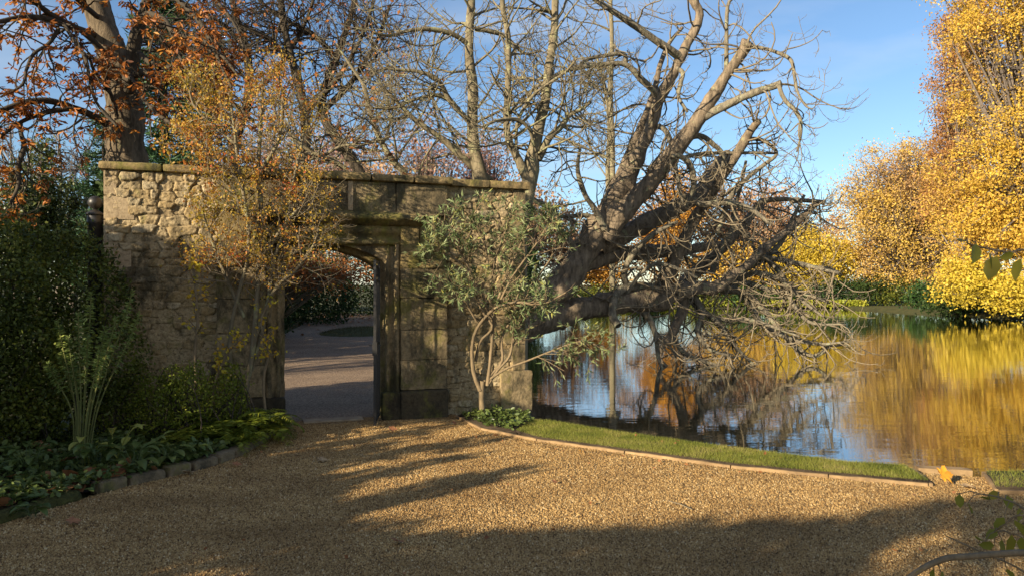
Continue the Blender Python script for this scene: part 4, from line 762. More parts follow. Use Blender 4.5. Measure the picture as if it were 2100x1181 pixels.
# ------------------------------------------------------------------ old chestnut tree behind the wall at left
ch = empty('chestnut_tree', (*gp(258, 11), 0), 'old horse chestnut trunk with rusty leaves behind the wall end', 'tree')
CH = [([(262, 420, 42), (259, 340, 40), (256, 280, 38), (255, 220, 36), (248, 170, 33), (232, 110, 30), (212, 55, 27), (195, 5, 25), (185, -60, 22)], 11, 11, 'trunk'),
 ([(262, 190, 18), (270, 130, 15), (278, 80, 13), (292, 35, 10), (303, -10, 9)], 10.9, 10.6, 'limb'),
 ([(225, 262, 8), (196, 241, 7.5), (152, 223, 7), (102, 208, 6.5), (51, 211, 6), (0, 228, 5), (-60, 250, 4)], 10.9, 9.4, 'limb'),
 ([(150, 224, 5), (110, 228, 5), (80, 236, 4.5), (41, 252, 4), (0, 281, 3.5), (-40, 310, 3)], 10.3, 9.5, 'limb'),
 ([(42, 252, 4.5), (43, 275, 4.5), (49, 298, 5), (44, 320, 5), (36, 345, 5), (38, 380, 4), (20, 420, 3)], 10, 9.6, 'limb'),
 ([(200, 75, 8), (160, 60, 7), (142, 56, 6), (102, 41, 6), (51, 35, 5), (0, 45, 5), (-40, 50, 4)], 10.9, 9, 'limb'),
 ([(225, 120, 7), (170, 66, 6), (115, 37, 6), (68, 3, 5), (40, -20, 4)], 10.8, 9.3, 'limb'),
 ([(120, 60, 4), (100, 90, 4), (70, 110, 3.5), (55, 140, 3), (45, 175, 3), (0, 200, 2)], 9.9, 9.3, 'limb'),
 ([(130, 50, 4), (150, 80, 4), (175, 120, 4), (185, 170, 3.5), (200, 215, 3), (240, 260, 2.5)], 9.9, 9.6, 'limb'),
 ([(284, 62, 7), (290, 40, 7), (308, 30, 6.5), (339, 44, 6), (356, 68, 5.5), (395, 78, 5), (423, 88, 4.5), (460, 120, 3), (490, 160, 2)], 10.8, 9.3, 'limb'),
 ([(265, 165, 9), (288, 150, 9), (320, 152, 8.5), (345, 163, 8), (375, 165, 8), (400, 172, 8), (440, 190, 7), (480, 215, 5), (520, 250, 4)], 10.8, 9.8, 'limb'),
 ([(285, 110, 6), (310, 130, 6), (345, 140, 5), (385, 130, 4), (420, 135, 3)], 10.7, 10, 'limb'),
 ([(340, -20, 5), (375, 10, 5), (406, 41, 5), (425, 70, 4.5), (440, 102, 4), (455, 140, 3), (475, 180, 2)], 10.3, 9.3, 'limb'),
 ([(268, 155, 4), (280, 180, 4), (295, 205, 3.8), (325, 236, 3.6), (373, 268, 3.4), (406, 291, 3.2), (461, 325, 2.6)], 10.6, 8.9, 'limb'),
 ([(290, 10, 5), (330, -10, 5), (380, -30, 4), (440, 0, 3.5), (480, 50, 3), (500, 100, 2)], 10.6, 9.5, 'limb'),
 ([(205, 40, 6), (160, 0, 6), (120, -40, 5)], 10.9, 9.8, 'limb'),
 ([(240, 240, 4), (225, 190, 4), (195, 150, 3.5), (180, 110, 3)], 10.6, 10, 'limb'),
 ([(350, 66, 4), (365, 110, 4), (385, 145, 3.6), (410, 165, 3), (430, 210, 2.4)], 10.2, 9.5, 'limb')]
CT = []
for p, a, b, nm in CH:
    P, R = limb_px(p, a, b, 40); g = Geo(); tubes(g, P, R, 14 if nm == 'trunk' else 7, .2 if nm == 'trunk' else .12); g.build(nm, M['bark_chestnut'] if nm == 'trunk' else M['bark_dark'], ch, smooth=True)
    if nm != 'trunk': CT.append((P, R))
Pm = np.stack([p for p, r in CT]); Rm = np.stack([r for p, r in CT])
S, D, L, r = spawn(Pm, Rm, 13, .1, 1, (30, 75), (.3, 1.0), .45, 1.0); P1, R1 = grow(S, D, L, np.clip(r, .006, .016), 7, .2, .25, .5, .2)
P2, R2 = grow(*spawn(P1, R1, 3, .3, 1, (30, 70), (.3, .7), .7), 5, .2, .4, .5, .1)
g = Geo(); tubes(g, P1, R1, 4); tubes(g, P2, np.maximum(R2, .0045), 3); tag(g.build('twigs', M['bark_dark'], ch, smooth=True), kind='stuff')
tips = np.concatenate([P2[:, -1], P1[:, -1], P2[::2, 3]]); pick = tips[rng.random(len(tips)) < .95]
g = Geo()
for _ in range(5):   # palmate clusters hanging from the tips
    n = len(pick); leaves(g, pick + rng.normal(size=(n, 3)) * .015, nrm(rdir(n) * [1, 1, .6] + [0, 0, -.55]), rng.uniform(.055, .115, n), 'lobe')
g.build('foliage', M['chestnut'], ch)

# ------------------------------------------------------------------ climbing autumn shrub on the wall
sp = empty('climbing_shrub', (*wpt(2.0, -.5, 0)[:2], 0), 'tall yellow and red leaved shrub climbing over the wall left of the gateway', 'shrub')
SPT = []
for p, a, b in [([(505, 800, 5), (520, 700, 5.5), (528, 600, 5), (533, 500, 5), (535, 420, 5), (530, 350, 4.5), (535, 250, 3.5), (540, 160, 2.5)], 8.35, 8.3),
  ([(480, 800, 4), (470, 700, 4), (490, 600, 4), (510, 520, 4), (505, 430, 4), (490, 350, 3.5), (480, 260, 3), (470, 190, 2)], 8.3, 8.1),
  ([(515, 760, 4), (545, 640, 4), (560, 540, 4), (590, 450, 4), (600, 380, 3.5), (620, 290, 3), (625, 220, 2)], 8.4, 8.4),
  ([(520, 700, 4), (560, 600, 4), (610, 550, 3.5), (640, 510, 3), (655, 470, 2)], 8.35, 8.3),
  ([(500, 650, 4), (460, 560, 3.5), (430, 480, 3), (410, 420, 2)], 8.3, 8.0), ([(528, 560, 4), (570, 480, 3.5), (620, 420, 3), (650, 400, 2)], 8.35, 8.4),
  ([(533, 480, 4), (480, 400, 3.5), (430, 330, 3), (400, 280, 2)], 8.3, 8.0), ([(530, 360, 4), (570, 290, 3.5), (580, 210, 3), (570, 150, 2)], 8.3, 8.2), ([(530, 330, 3.5), (450, 270, 3), (400, 220, 2.5), (385, 170, 2)], 8.2, 8.1)]:
    P, R = limb_px(p, a, b, 24); g = Geo(); tubes(g, P, R, 6, .1); g.build('stem', M['bark_pale'], sp, smooth=True); SPT.append((P, R))
Pm = np.stack([p for p, r in SPT]); Rm = np.stack([r for p, r in SPT]); S, D, L, r = spawn(Pm, Rm, 34, .22, 1, (30, 80), (.35, 1.0), .4, .75, .2)
P1, R1 = grow(S, D, L, np.clip(r, .003, .007), 6, .2, .2, .5); P2, R2 = grow(*spawn(P1, R1, 5, .2, 1, (30, 75), (.3, .7), .7), 4, .2, .2, .5)
g = Geo(); tubes(g, P1, R1, 3); tubes(g, P2, np.maximum(R2, .0022), 3); tag(g.build('twigs', M['bark_twig'], sp, smooth=True), kind='stuff')
n = 12 * len(P2); i = rng.integers(0, len(P2), n); j = rng.integers(1, 5, n); pos = P2[i, j] + rng.normal(size=(n, 3)) * .035
k = rng.random(n) < np.where(pos[:, 2] < 1.9, .35, 1.0); k &= ~((pos[:, 2] < 1.0) & (rng.random(n) < .7)); ppx = W2 + pos[:, 0] / pos[:, 1] * F; ppy = H2 - (pos[:, 2] - EYE) / pos[:, 1] * F; k &= ~((ppx > 610) & (ppy > 370) & (rng.random(n) < .62)) & ~(ppx > 700); k &= rng.random(n) < .85; pos = pos[k]; n = len(pos)
g = Geo(); leaves(g, pos, rdir(n, down=.5), rng.uniform(.018, .042, n), 'diamond'); g.build('foliage', M['spindle'], sp)

# ------------------------------------------------------------------ buddleja at the wall end
bd = empty('buddleja_bush', (*at(992, 840, 9.35)[:2], 0), 'grey-green leaved bush with bare bent stems beside the wall end', 'shrub')
BD = []
for p, a, b in [([(990, 848, 9), (988, 810, 9), (990, 780, 8)], 9.35, 9.3), ([(985, 800, 7), (972, 765, 6), (968, 720, 5), (975, 680, 5), (1000, 645, 4.5), (1030, 625, 4), (1070, 620, 4), (1110, 625, 3), (1160, 600, 2)], 9.3, 9.0),
  ([(1000, 790, 6), (1005, 745, 5), (1010, 690, 4.5), (1015, 640, 4), (1030, 590, 3.5), (1060, 520, 3), (1090, 450, 2)], 9.3, 9.2), ([(975, 740, 5), (985, 700, 4), (1010, 670, 4), (985, 630, 4), (965, 560, 3.5), (945, 520, 3), (920, 470, 2.5), (890, 440, 2)], 9.3, 9.0),
  ([(1005, 770, 5), (1030, 740, 4), (1030, 690, 4), (1060, 640, 3.5), (1090, 590, 3), (1130, 530, 2.5), (1170, 480, 2)], 9.3, 9.5), ([(1000, 790, 5), (1020, 760, 4), (1045, 730, 4), (1055, 690, 3.5), (1080, 650, 3), (1120, 600, 2.5)], 9.3, 9.3),
  ([(1010, 660, 4), (990, 600, 3.5), (1000, 540, 3), (985, 480, 2.5), (960, 430, 2)], 9.3, 9.1), ([(1015, 640, 3.5), (1050, 570, 3), (1100, 500, 2.5), (1130, 450, 2)], 9.2, 9.2), ([(1000, 780, 4), (1040, 755, 3.5), (1080, 740, 3), (1130, 720, 2.5), (1190, 700, 2), (1240, 712, 1.5)], 9.3, 9.0),
  ([(978, 660, 3), (955, 620, 3), (935, 590, 2)], 9.2, 9.0), ([(1020, 620, 3.5), (1010, 560, 3), (1030, 490, 2.5), (1050, 440, 2)], 9.3, 9.2), ([(965, 560, 3), (930, 530, 3), (905, 520, 2), (880, 500, 2)], 9.1, 8.9)]:
    P, R = limb_px(p, a, b, 24); R = R * .72; g = Geo(); tubes(g, P, R, 7, .12); g.build('stem', M['cane'], bd, smooth=True); BD.append((P, R))
Pm = np.stack([p for p, r in BD[1:]]); Rm = np.stack([r for p, r in BD[1:]]); S, D, L, r = spawn(Pm, Rm, 24, .45, 1, (25, 70), (.5, 1.1), .5, .55, .1)
P1, R1 = grow(S, D, L, np.clip(r, .003, .007), 7, .14, .1, .5)
P2, R2 = grow(*spawn(P1, R1, 3, .2, 1, (30, 65), (.35, .7), .7), 5, .15, .1, .5)
g = Geo(); tubes(g, P1, R1, 4); tubes(g, P2, np.maximum(R2, .0025), 3); tag(g.build('twigs', M['cane'], bd, smooth=True), kind='stuff')
g = Geo(); n = 7 * len(P2); i = rng.integers(0, len(P2), n); j = rng.integers(1, 6, n); leaves(g, P2[i, j], nrm(nrm(P2[i, j] - P2[i, j - 1]) + rng.normal(size=(n, 3)) * .7 + [0, 0, -.25]), rng.uniform(.05, .10, n), 'lance')
g.build('foliage', M['buddleja'], bd)

# ------------------------------------------------------------------ hedges
def hedge(name, label, blobs, n, ls, mat='hedge', stems=60, cat='hedge', grp=None, tmpl='ovate'):
    """blobs: world ellipsoids (cx,cy,cz,rx,ry,rz)"""
    b0 = blobs[0]; e = empty(name, (b0[0], b0[1], 0), label, cat, grp); g = Geo(); V = np.array([b[3] * b[4] + b[4] * b[5] + b[3] * b[5] for b in blobs]); pk = rng.choice(len(blobs), n, p=V / V.sum()); B = np.array(blobs)[pk]
    d = rdir(n); q = np.where(rng.random(n) < .8, 1 - np.abs(rng.normal(size=n)) * .07, rng.random(n) ** .5)[:, None]
    nn = np.array([mnoise.noise(Vector(p * 2.6)) for p in B[:, :3] + d * B[:, 3:]])[:, None]
    pos = B[:, :3] + d * q * B[:, 3:] * (1 + .30 * nn) + rng.normal(size=(n, 3)) * ls * 1.1; pos = pos[pos[:, 2] > 0]; n = len(pos)
    leaves(g, pos, rdir(n, up=.25), rng.uniform(.6, 1.35, n) * ls, tmpl); g.build('foliage', M[mat], e)
    g = Geo(); m = stems; k = rng.integers(0, len(blobs), m); Bk = np.array(blobs)[k]; d = rdir(m, up=.6); tip = Bk[:, :3] + d * Bk[:, 3:] * 1.05; tip[:, 2] = np.maximum(tip[:, 2], .2)
    bs = Bk[:, :3] * [1, 1, 0] + rng.normal(size=(m, 3)) * [.2, .2, 0]; t = np.linspace(0, 1, 7)[None, :, None]; mid = bs * .5 + tip * .5 + rng.normal(size=(m, 3)) * .1
    P = (1 - t) ** 2 * bs[:, None] + 2 * t * (1 - t) * mid[:, None] + t * t * tip[:, None]; tubes(g, P, np.full((m, 1), .012) * np.linspace(1, .3, 7)[None], 4); g.build('stems', M['bark_dark'], e)
    return e
hedge('hedge', 'dark evergreen hedge crowding the left side below the ball post', [(-5.4, 7.3, 1.25, 1.0, .8, 1.12), (-4.7, 7.8, 1.15, .72, .45, 1.08), (-6.3, 6.9, 1.25, 1.0, .9, 1.2), (-4.8, 7.35, .8, .4, .45, .8), (-5.7, 6.9, .85, .7, .6, .85)], 80000, .038)
# evergreen banks beyond the gateway, closing the view
for bl, lb in [([(-11.5, 30, 1.1, 2.4, 3.5, 1.9), (-9.8, 35, 1.2, 2.2, 3, 2.1)], 'dark shrubs beside the path left in the gateway view'), ([(-10.5, 46, 2.0, 3.5, 3, 3.4), (-6, 48, 2, 3.5, 2.5, 3.6)], 'dark evergreen bank closing the view through the gateway'),
               ([(-15, 40, 2.2, 4, 5, 3.4)], 'evergreen mass behind the shrubs left in the gateway view'), ([(-1.5, 45, 2.2, 3, 4, 3.6), (0.3, 40, 1.5, 1.4, 4, 2.6)], 'dark evergreen thicket right of the garden path')]:
    hedge('evergreen_shrub', lb, bl, 22000, .13, 'evergreen', 20, 'shrub')
hedge('evergreen_shrub', 'small dark shrub beside the garden path left of the mound', [(-8.6, 25, .7, 1.0, 1.4, .9)], 5000, .09, 'evergreen', 14, 'shrub')
leafy('copper_shrub', 'copper-leaved shrub arching over the path beyond the gateway', [(660, 565, 24, 75, 32), (735, 545, 24, 50, 25), (600, 545, 24, 60, 36)], gp(560, 25), .12, 'russet', 80, 26, .11, .7, cat='shrub', bare=3, bark='bark_twig')
# grassy mound on the garden path
x, y = gp(745, 27.5); g = Geo(); a = np.linspace(0, 2 * math.pi, 28, endpoint=False); rr = np.linspace(0, 1, 8); V = [(x + 1.6 * r * math.cos(t), y + 2.4 * r * math.sin(t), .20 * (1 - r * r) - .02) for r in rr for t in a]; i = np.arange(len(V)).reshape(8, 28); j = np.roll(i, -1, 1)
g.add(V, np.stack([i[:-1], j[:-1], j[1:], i[1:]], -1).reshape(-1, 4)); n = 5000; a_ = rng.uniform(0, 6.283, n); r_ = rng.random(n) ** .5; q_ = np.stack([x + 1.6 * r_ * np.cos(a_), y + 2.4 * r_ * np.sin(a_), .20 * (1 - r_ * r_) - .02], -1); leaves(g, q_, rdir(n, up=1.5), rng.uniform(.05, .13, n), 'needle'); tag(g.build('grass_mound', M['moss'], smooth=True), 'low round grassy mound on the path beyond the gateway', 'mound')
g = Geo(); n = 1500; x = rng.uniform(-12, -2, n); y = rng.uniform(22, 46, n); k = rng.random(n) < np.clip((-(x) - 2) / 8 + (y - 34) / 10, 0.03, 1); x, y = x[k], y[k]; n = len(x); leaves(g, np.stack([x, y, np.full(n, .01)], -1), rdir(n) * [1, 1, .2], rng.uniform(.10, .2, n), 'ovate', .8)
tag(g.build('leaf_litter', M['dead']), 'drift of rusty fallen leaves on the path beyond the gateway', 'leaf litter', kind='stuff')

# tall planting behind and left of the camera: throws the long shadows over the path and the lower wall
pts = [(8.2, 3.4), (7.2, 3.4), (6.2, 3.45), (5.2, 3.5), (4.4, 3.4), (3.9, 3.1), (3.3, 2.4), (2.6, 2.3), (2.0, 2.35), (1.2, 2.4), (.5, 2.55), (-.2, 2.8), (-1.0, 3.15), (-1.8, 3.6), (-2.6, 4.1), (-3.4, 4.6), (-4.4, 5.4), (-5.6, 6.2), (-7.5, 7)]
HOLES = .26
ys = np.array([p[0] for p in pts])[::-1] - .9; hs = np.array([p[1] for p in pts])[::-1]
def slab_hedge(name, label, a, b, hfun, th, n, ls, mat, holes=.30):
    a = np.array(a, float); b = np.array(b, float); t = rng.random(n); c = a + (b - a) * t[:, None]; d = nrm(b - a); nn = np.array([-d[1], d[0]])
    h = hfun(c[:, 1], t); h = h * (1 + .05 * np.array([mnoise.noise(Vector((q[0] * 1.7, q[1] * 1.7, 3))) for q in c])); z = h * rng.random(n) ** .8
    w = th * (.5 - .22 * (z / h) ** 3) * np.where(rng.random(n) < .5, np.sign(rng.normal(size=n)) * (.8 + .2 * rng.random(n)), rng.uniform(-1, 1, n))
    pos = np.c_[c + nn[None] * w[:, None], z + .02]
    q = np.array([mnoise.noise(Vector(p * 1.5)) for p in pos]); gapw = (np.abs(pos[:, 0] + 7.2) < .8) & (np.abs(pos[:, 1] - 3.8) < 1.25) & (np.abs(z - 2.1) < .45); keep = (q < np.where(gapw, -.07, holes)) | (z < h * .35); pos = pos[keep]; n = len(pos)
    e = empty(name, (*(a + b) / 2, 0), label, 'hedge'); g = Geo(); leaves(g, pos, rdir(n, up=.2), rng.uniform(.6, 1.3, n) * ls, 'ovate'); g.build('foliage', M[mat], e)
    m = int(np.linalg.norm(b - a) * 3); t = (np.arange(m) + .5) / m; c = a + (b - a) * t[:, None]; h = hfun(c[:, 1], t); k = np.linspace(0, 1, 6)
    P = np.stack([np.c_[c + rng.normal(size=(m, 2)) * .12 * kk, h * .92 * kk] for kk in k], 1); g = Geo(); tubes(g, P, np.full((m, 1), .035) * np.linspace(1, .3, 6)[None], 5); g.build('stems', M['bark_dark'], e); return e
slab_hedge('hedge', 'tall evergreen hedge along the left side of the path', (-7.2, 8.6), (-7.2, -8.5), lambda y, t: np.interp(y, ys, hs), .9, 95000, .11, 'hedge', HOLES)
slab_hedge('hedge', 'tall evergreen hedge along the left of the garden path beyond the wall', (-7.9, 15.0), (-15, 36), lambda y, t: 3.8 + 0 * y, 1.4, 60000, .20, 'evergreen', .22)
slab_hedge('shrub_screen', 'straggly open shrubs growing before the tall hedge at left', (-6.7, 2.8), (-6.7, .3), lambda y, t: 2.6 + .4 * np.sin(y * 4.1), .5, 7500, .12, 'hedge', .0)
def wbare(name, label, x, y, h, r, n1, lean=(0, 0)):
    e = empty(name, (x, y, 0), label, 'tree'); P, Rr = spline([(x, y, -.1), (x + lean[0] * .4, y + lean[1] * .4, h * .4), (x + lean[0], y + lean[1], h)], [r, r * .7, r * .2], 20); g = Geo(); tubes(g, P, Rr, 10, .15); g.build('trunk', M['bark_pale'], e, smooth=True)
    P1, R1 = grow(*spawn(P[None], Rr[None], n1, .3, 1, (35, 70), (.3, .6), .5, h * .9, .2), 10, .12, .3, .3); P2, R2 = grow(*spawn(P1, R1, 5, .2, 1, (30, 65), (.3, .6), .5), 7, .16, .3, .4); P3, R3 = grow(*spawn(P2, R2, 5, .2, 1, (30, 65), (.3, .6), .5), 5, .2, .3, .4)
    g = Geo(); tubes(g, P1, R1, 6); tubes(g, P2, np.maximum(R2, .007), 4); g.build('branches', M['bark_pale'], e); g = Geo(); tubes(g, P3, np.maximum(R3, .005), 3); tag(g.build('twigs', M['bark_pale'], e), kind='stuff')
wbare('bare_tree', 'bare tree standing left of the path behind the tall hedge', -9.2, 5.6, 6.0, .12, 5)
wbare('bare_tree', 'second bare tree behind the tall hedge left of the path', -9.5, 2.2, 5.0, .12, 9, (.5, 0))

wbare('bare_tree', 'bare tree beyond the wall left of the garden path', -10.6, 11.5, 6.5, .12, 30)
wbare('bare_tree', 'second bare tree beyond the wall left of the garden path', -10.2, 9.3, 5.5, .12, 26)
# ------------------------------------------------------------------ flower bed at left
# stone edging
bp = np.array(BED); t = 0; k = 0
seg = [(1, -3.60, 5.1)]
P, _ = spline(np.c_[bp, np.zeros(len(bp))], np.ones(len(bp)), 200); d = np.concatenate([[0], np.cumsum(np.linalg.norm(np.diff(P, axis=0), axis=1))])
pos = 1.75; desc = ['pale square edging stone nearest the mossy end', 'grey edging stone second from the mossy end', 'low edging stone third from the mossy end', 'edging stone half hidden by broad leaves', 'edging stone under the trailing leaves', 'edging stone below the small ferns', 'edging stone in deep shade before the large fern', 'edging stone under the large fern', 'edging stone under the fern tips', 'last edging stone before the gateway']
while pos < d[-1] - .25 and k < 10:
    L = [.27, .34, .25, .3, .26, .3, .28, .3, .3, .3][k]; a = np.array([np.interp(pos, d, P[:, c]) for c in (0, 1)]); b = np.array([np.interp(pos + L, d, P[:, c]) for c in (0, 1)]); tv = nrm(b - a); m4 = np.eye(4); m4[:2, 0] = tv; m4[:2, 1] = (-tv[1], tv[0]); m4[:2, 3] = a; m4[2, 3] = -.04
    g = Geo(); worn_box(g, (0.012, -.02, 0), (L - .012, .12, .12 + .03 * random.random()), r=.03, amp=.012, res=.03, nf=7, mat4=m4); tag(g.build('edging_stone', M['edge_stone'], origin=(a[0], a[1], 0), smooth=True), desc[k], 'edging stone', 'stones edging the flower bed'); pos += L; k += 1
# mossy kerb at front-left and soil
g = Geo(); Q, r_ = spline([(-4.3, 4.4, .01), (-3.72, 5.05, .0), (-3.55, 5.5, .01), (-3.42, 5.8, .0)], [.09, .085, .08, .06], 30); tubes(g, Q, r_, 12, .5, True); tag(g.build('mossy_kerb', M['moss'], origin=(-3.7, 5.1, 0), smooth=True), 'long moss-covered kerb at the front-left of the bed', 'kerb')
polysheet('flower_bed_soil', [(x - .05, y) for x, y in BED] + [(-2.75, 9.0), (-3.2, 8.75), (-4.7, 8.2), (-9, 8), (-9, 3), (-5, 3.6)], .03, M['soil'])
polysheet('wall_foot_soil', [(-.70, 9.44), (-.34, 8.62), (.04, 8.3), (.28, 9.0), (.26, 9.85), (-.65, 9.55)], .03, M['soil'], thick=.5)
def ground_leaves(name, label, poly, n, ls, mat, h=.12, tmpl='ovate', cat='ground cover', grp=None, up=.5):
    P = np.array(poly); lo = P.min(0); hi = P.max(0); x = rng.uniform(lo[0], hi[0], n * 4); y = rng.uniform(lo[1], hi[1], n * 4); k = inside(poly, x, y); x, y = x[k][:n], y[k][:n]; m = len(x)
    hh = np.array([.5 + .5 * mnoise.noise(Vector((a * 2.2, b * 2.2, 5))) for a, b in zip(x, y)]); z = .03 + h * hh * 1.3 * rng.random(m) ** .5
    g = Geo(); leaves(g, np.stack([x, y, z], -1), nrm(rdir(m) * [1, 1, .4] + [.2, -.25, up * .2]), rng.uniform(.6, 1.3, m) * ls, tmpl, .45); return tag(g.build(name, M[mat]), label, cat, grp, 'stuff')
BP = [(-3.5, 5.5), (-3.2, 6.2), (-2.85, 6.9), (-2.72, 7.6), (-2.78, 8.75), (-4.6, 8.1), (-5.2, 7.2), (-5.4, 5.6), (-4.2, 4.9)]
ground_leaves('ground_cover', 'low dark leafy ground cover across the left flower bed', BP, 9000, .06, 'herb', .16)
ground_leaves('leaf_litter', 'rusty fallen leaves heaped in the front of the flower bed', [(-4.3, 5.0), (-3.65, 5.3), (-3.4, 5.9), (-3.05, 6.4), (-3.4, 6.5), (-4.2, 5.9)], 90, .13, 'dead', .08, cat='leaf litter')
ground_leaves('ground_cover', 'low dark ivy growing in the soil patch at the wall foot', [(-.66, 9.35), (-.32, 8.68), (.04, 8.4), (.25, 9.0), (.2, 9.6), (-.6, 9.4)], 900, .05, 'herb', .10)
ground_leaves('leaf_litter', 'few rusty leaves lying along the lawn edging board', [(-.4, 8.4), (.2, 7.85), (1.2, 7.2), (2.0, 6.7), (1.9, 6.6), (1.0, 7.0), (-.6, 8.2)], 40, .035, 'dead', .0, cat='leaf litter')
# broad-leaved herbs
LEAFSURF = None
def big_leaf(g, base, yaw, L, W, lift, bend, stem):
    """petiole then a bent blade with a folded midrib"""
    d = np.array([math.cos(yaw), math.sin(yaw), 0]); side = np.array([-d[1], d[0], 0]); s0 = np.array(base, float); s1 = s0 + d * stem * .45 + np.array([0, 0, stem])
    tubes(g, [s0, (s0 + s1) / 2 + [0, 0, stem * .1], s1], [.004, .0035, .003], 4); n = 7; V = []; p = s1.copy(); a = lift
    for i in range(n):
        t = i / (n - 1); w = W * (math.sin(math.pi * min(1, t * .93 + .04)) ** .75) * (1.15 - .4 * t); nz = np.array([-d[0] * math.sin(a), -d[1] * math.sin(a), math.cos(a)])
        V += [p + side * w * .5 + nz * w * .16, p + side * w * .25 + nz * w * .04, p, p - side * w * .25 + nz * w * .04, p - side * w * .5 + nz * w * .16]
        p = p + (d * math.cos(a) + np.array([0, 0, 1.]) * math.sin(a)) * L / (n - 1); a -= bend / (n - 1)
    i = np.arange(n * 5).reshape(n, 5); g.add(V, np.stack([i[:-1, :-1], i[:-1, 1:], i[1:, 1:], i[1:, :-1]], -1).reshape(-1, 4), random.random())
def herb(label, xy, n, L, h, mat='herb', grp='broad-leaved herbs in the flower bed', aspect=.5):
    e = empty('broad_leaved_herb', (xy[0], xy[1], .03), label, 'plant', grp); g = Geo()
    for i in range(n): big_leaf(g, (xy[0] + random.uniform(-.03, .03), xy[1] + random.uniform(-.03, .03), .03), random.uniform(0, 6.28), L * random.uniform(.7, 1.2), L * aspect * random.uniform(.8, 1.1), random.uniform(.1, .8), random.uniform(.8, 1.7), h * random.uniform(.5, 1.1))
    g.build('foliage', M[mat], e, smooth=True); return e
def gxy(px, py): Y = EYE * F / (py - H2); return ((px - W2) / F * Y, Y)
for px, py, n, L, h, mt, lb in [(205, 980, 12, .17, .26, 'herb', 'leafy herb with yellowing top leaves in the bed middle'), (180, 975, 6, .15, .34, 'herb_yellow', 'pale yellowing herb stalk rising from the bed middle'), (270, 983, 12, .20, .22, 'herb', 'large drooping-leaved herb behind the pale edging stone'), (235, 972, 5, .15, .36, 'herb_yellow', 'herb with one lit pale leaf in the bed middle'), (350, 966, 14, .16, .18, 'herb', 'blue-green herb spilling over the stone edging'), (395, 955, 12, .14, .16, 'herb', 'round-leaved herb left of the ferns'), (50, 1035, 9, .15, .14, 'herb', 'dark herb in the front-left corner of the bed'), (70, 1064, 7, .13, .06, 'herb', 'low herb sprawling over the mossy kerb'), (120, 990, 10, .14, .2, 'herb', 'dark herb in shade at left of the bed'), (60, 985, 10, .16, .25, 'herb', 'broad herb at the left edge under the hedge'), (310, 945, 10, .12, .2, 'herb', 'low herb between euphorbia and ferns'), (440, 940, 8, .10, .10, 'herb', 'small herb on the edging below the ferns')]:
    herb(lb, gxy(px, py), n, L, h, mt)
# ferns
def fern(label, xy, n, L):
    e = empty('fern', (xy[0], xy[1], .03), label, 'fern', 'ferns at the wall foot'); g = Geo()
    for i in range(n):
        yaw = i / n * 6.28 + random.uniform(-.3, .3); el = random.uniform(.75, 1.4); Lf = L * random.uniform(.7, 1.1); m = 26; P = []; p = np.array([xy[0], xy[1], .03]); a = el
        for k in range(m): P.append(p.copy()); p = p + np.array([math.cos(yaw) * math.cos(a), math.sin(yaw) * math.cos(a), math.sin(a)]) * Lf / m; a -= 1.5 / m * (1 + k / m)
        P = np.array(P); tubes(g, P, np.linspace(.004, .001, m), 3); T_ = nrm(np.gradient(P, axis=0)); sd = nrm(np.cross(T_, [0, 0, 1.]))
        for sg in (-1, 1):
            k = np.arange(3, m); t = k / m; leaves(g, P[k], sd[k] * sg + T_[k] * .45 + rng.normal(size=(m - 3, 3)) * .12, .17 * Lf * np.sin(np.pi * np.clip(t, .15, .97)) ** .7 + .008, 'pinna', .6)
    g.build('foliage', M['fern'], e); return e
for px, py, n, L, lb in [(455, 912, 26, .78, 'bright fern at the centre of the wall foot'), (520, 905, 26, .66, 'large fern reaching the path by the gateway'), (550, 893, 18, .5, 'dark fern against the gateway jamb'), (400, 915, 22, .6, 'fern left of the bright fern'), (490, 925, 18, .42, 'low fern leaning over the edging')]:
    fern(lb, gxy(px, py), n, L)
# bushy small-leaved plants with upright shoots
for px, py, w, lb in [(375, 860, .30, 'small-leaved lime green shrub below the wall'), (250, 850, .28, 'yellow-green leafy perennial beside the euphorbia'), (455, 850, .26, 'small-leaved shrub behind the bright fern'), (330, 855, .25, 'low small-leaved shrub in front of the wall')]:
    x, y = gxy(px, py + 55); hedge('small_shrub', lb, [(x, y, .34, w, w * .8, .40), (x + .12, y, .55, w * .5, w * .5, .3)], 3400, .026, 'fern', 24, 'shrub', 'small shrubs at the wall foot')
# euphorbia
ex, ey = gxy(165, 945); eu = empty('euphorbia', (ex, ey, 0), 'euphorbia with bottle-brush shoots standing in front of the hedge', 'plant')
for (tx, ty, bx) in [(187, 600, 160), (272, 595, 185), (287, 640, 195), (140, 690, 150), (118, 655, 140), (215, 670, 170), (98, 745, 135), (160, 640, 155), (205, 720, 170), (125, 725, 145), (180, 690, 165), (238, 650, 180), (150, 745, 150), (222, 700, 176)]:
    Yb = ey + random.uniform(-.2, .2); P, R = limb_px([(168 + (bx - 168) * .5, 940, 1.7), (168 + (tx - 168) * .30, 860 + (ty - 850) * .15, 1.6), (168 + (tx - 168) * .80, ty + (850 - ty) * .28, 1.4), (tx, ty, 1.1)], Yb, Yb + random.uniform(-.15, .15), 30)
    g = Geo(); tubes(g, P, R, 5); st = g.build('shoot', M['euph_stem'], eu, smooth=True)
    g = Geo(); n = 150; t = 29 * (1 - rng.random(n) * .50); i = np.minimum(t.astype(int), 28); u = (t - i)[:, None]; pos = P[i] * (1 - u) + P[i + 1] * u; T_ = nrm(P[i + 1] - P[i]); q = nrm(np.cross(T_, rdir(n))); top = (t / 29)[:, None] ** 8
    leaves(g, pos, q + T_ * (.15 + 1.0 * top) + [0, 0, -.28], rng.uniform(.04, .068, n) * (1 - .4 * top[:, 0]), 'lance', .3); g.build('leaves', M['euphorbia'], eu)
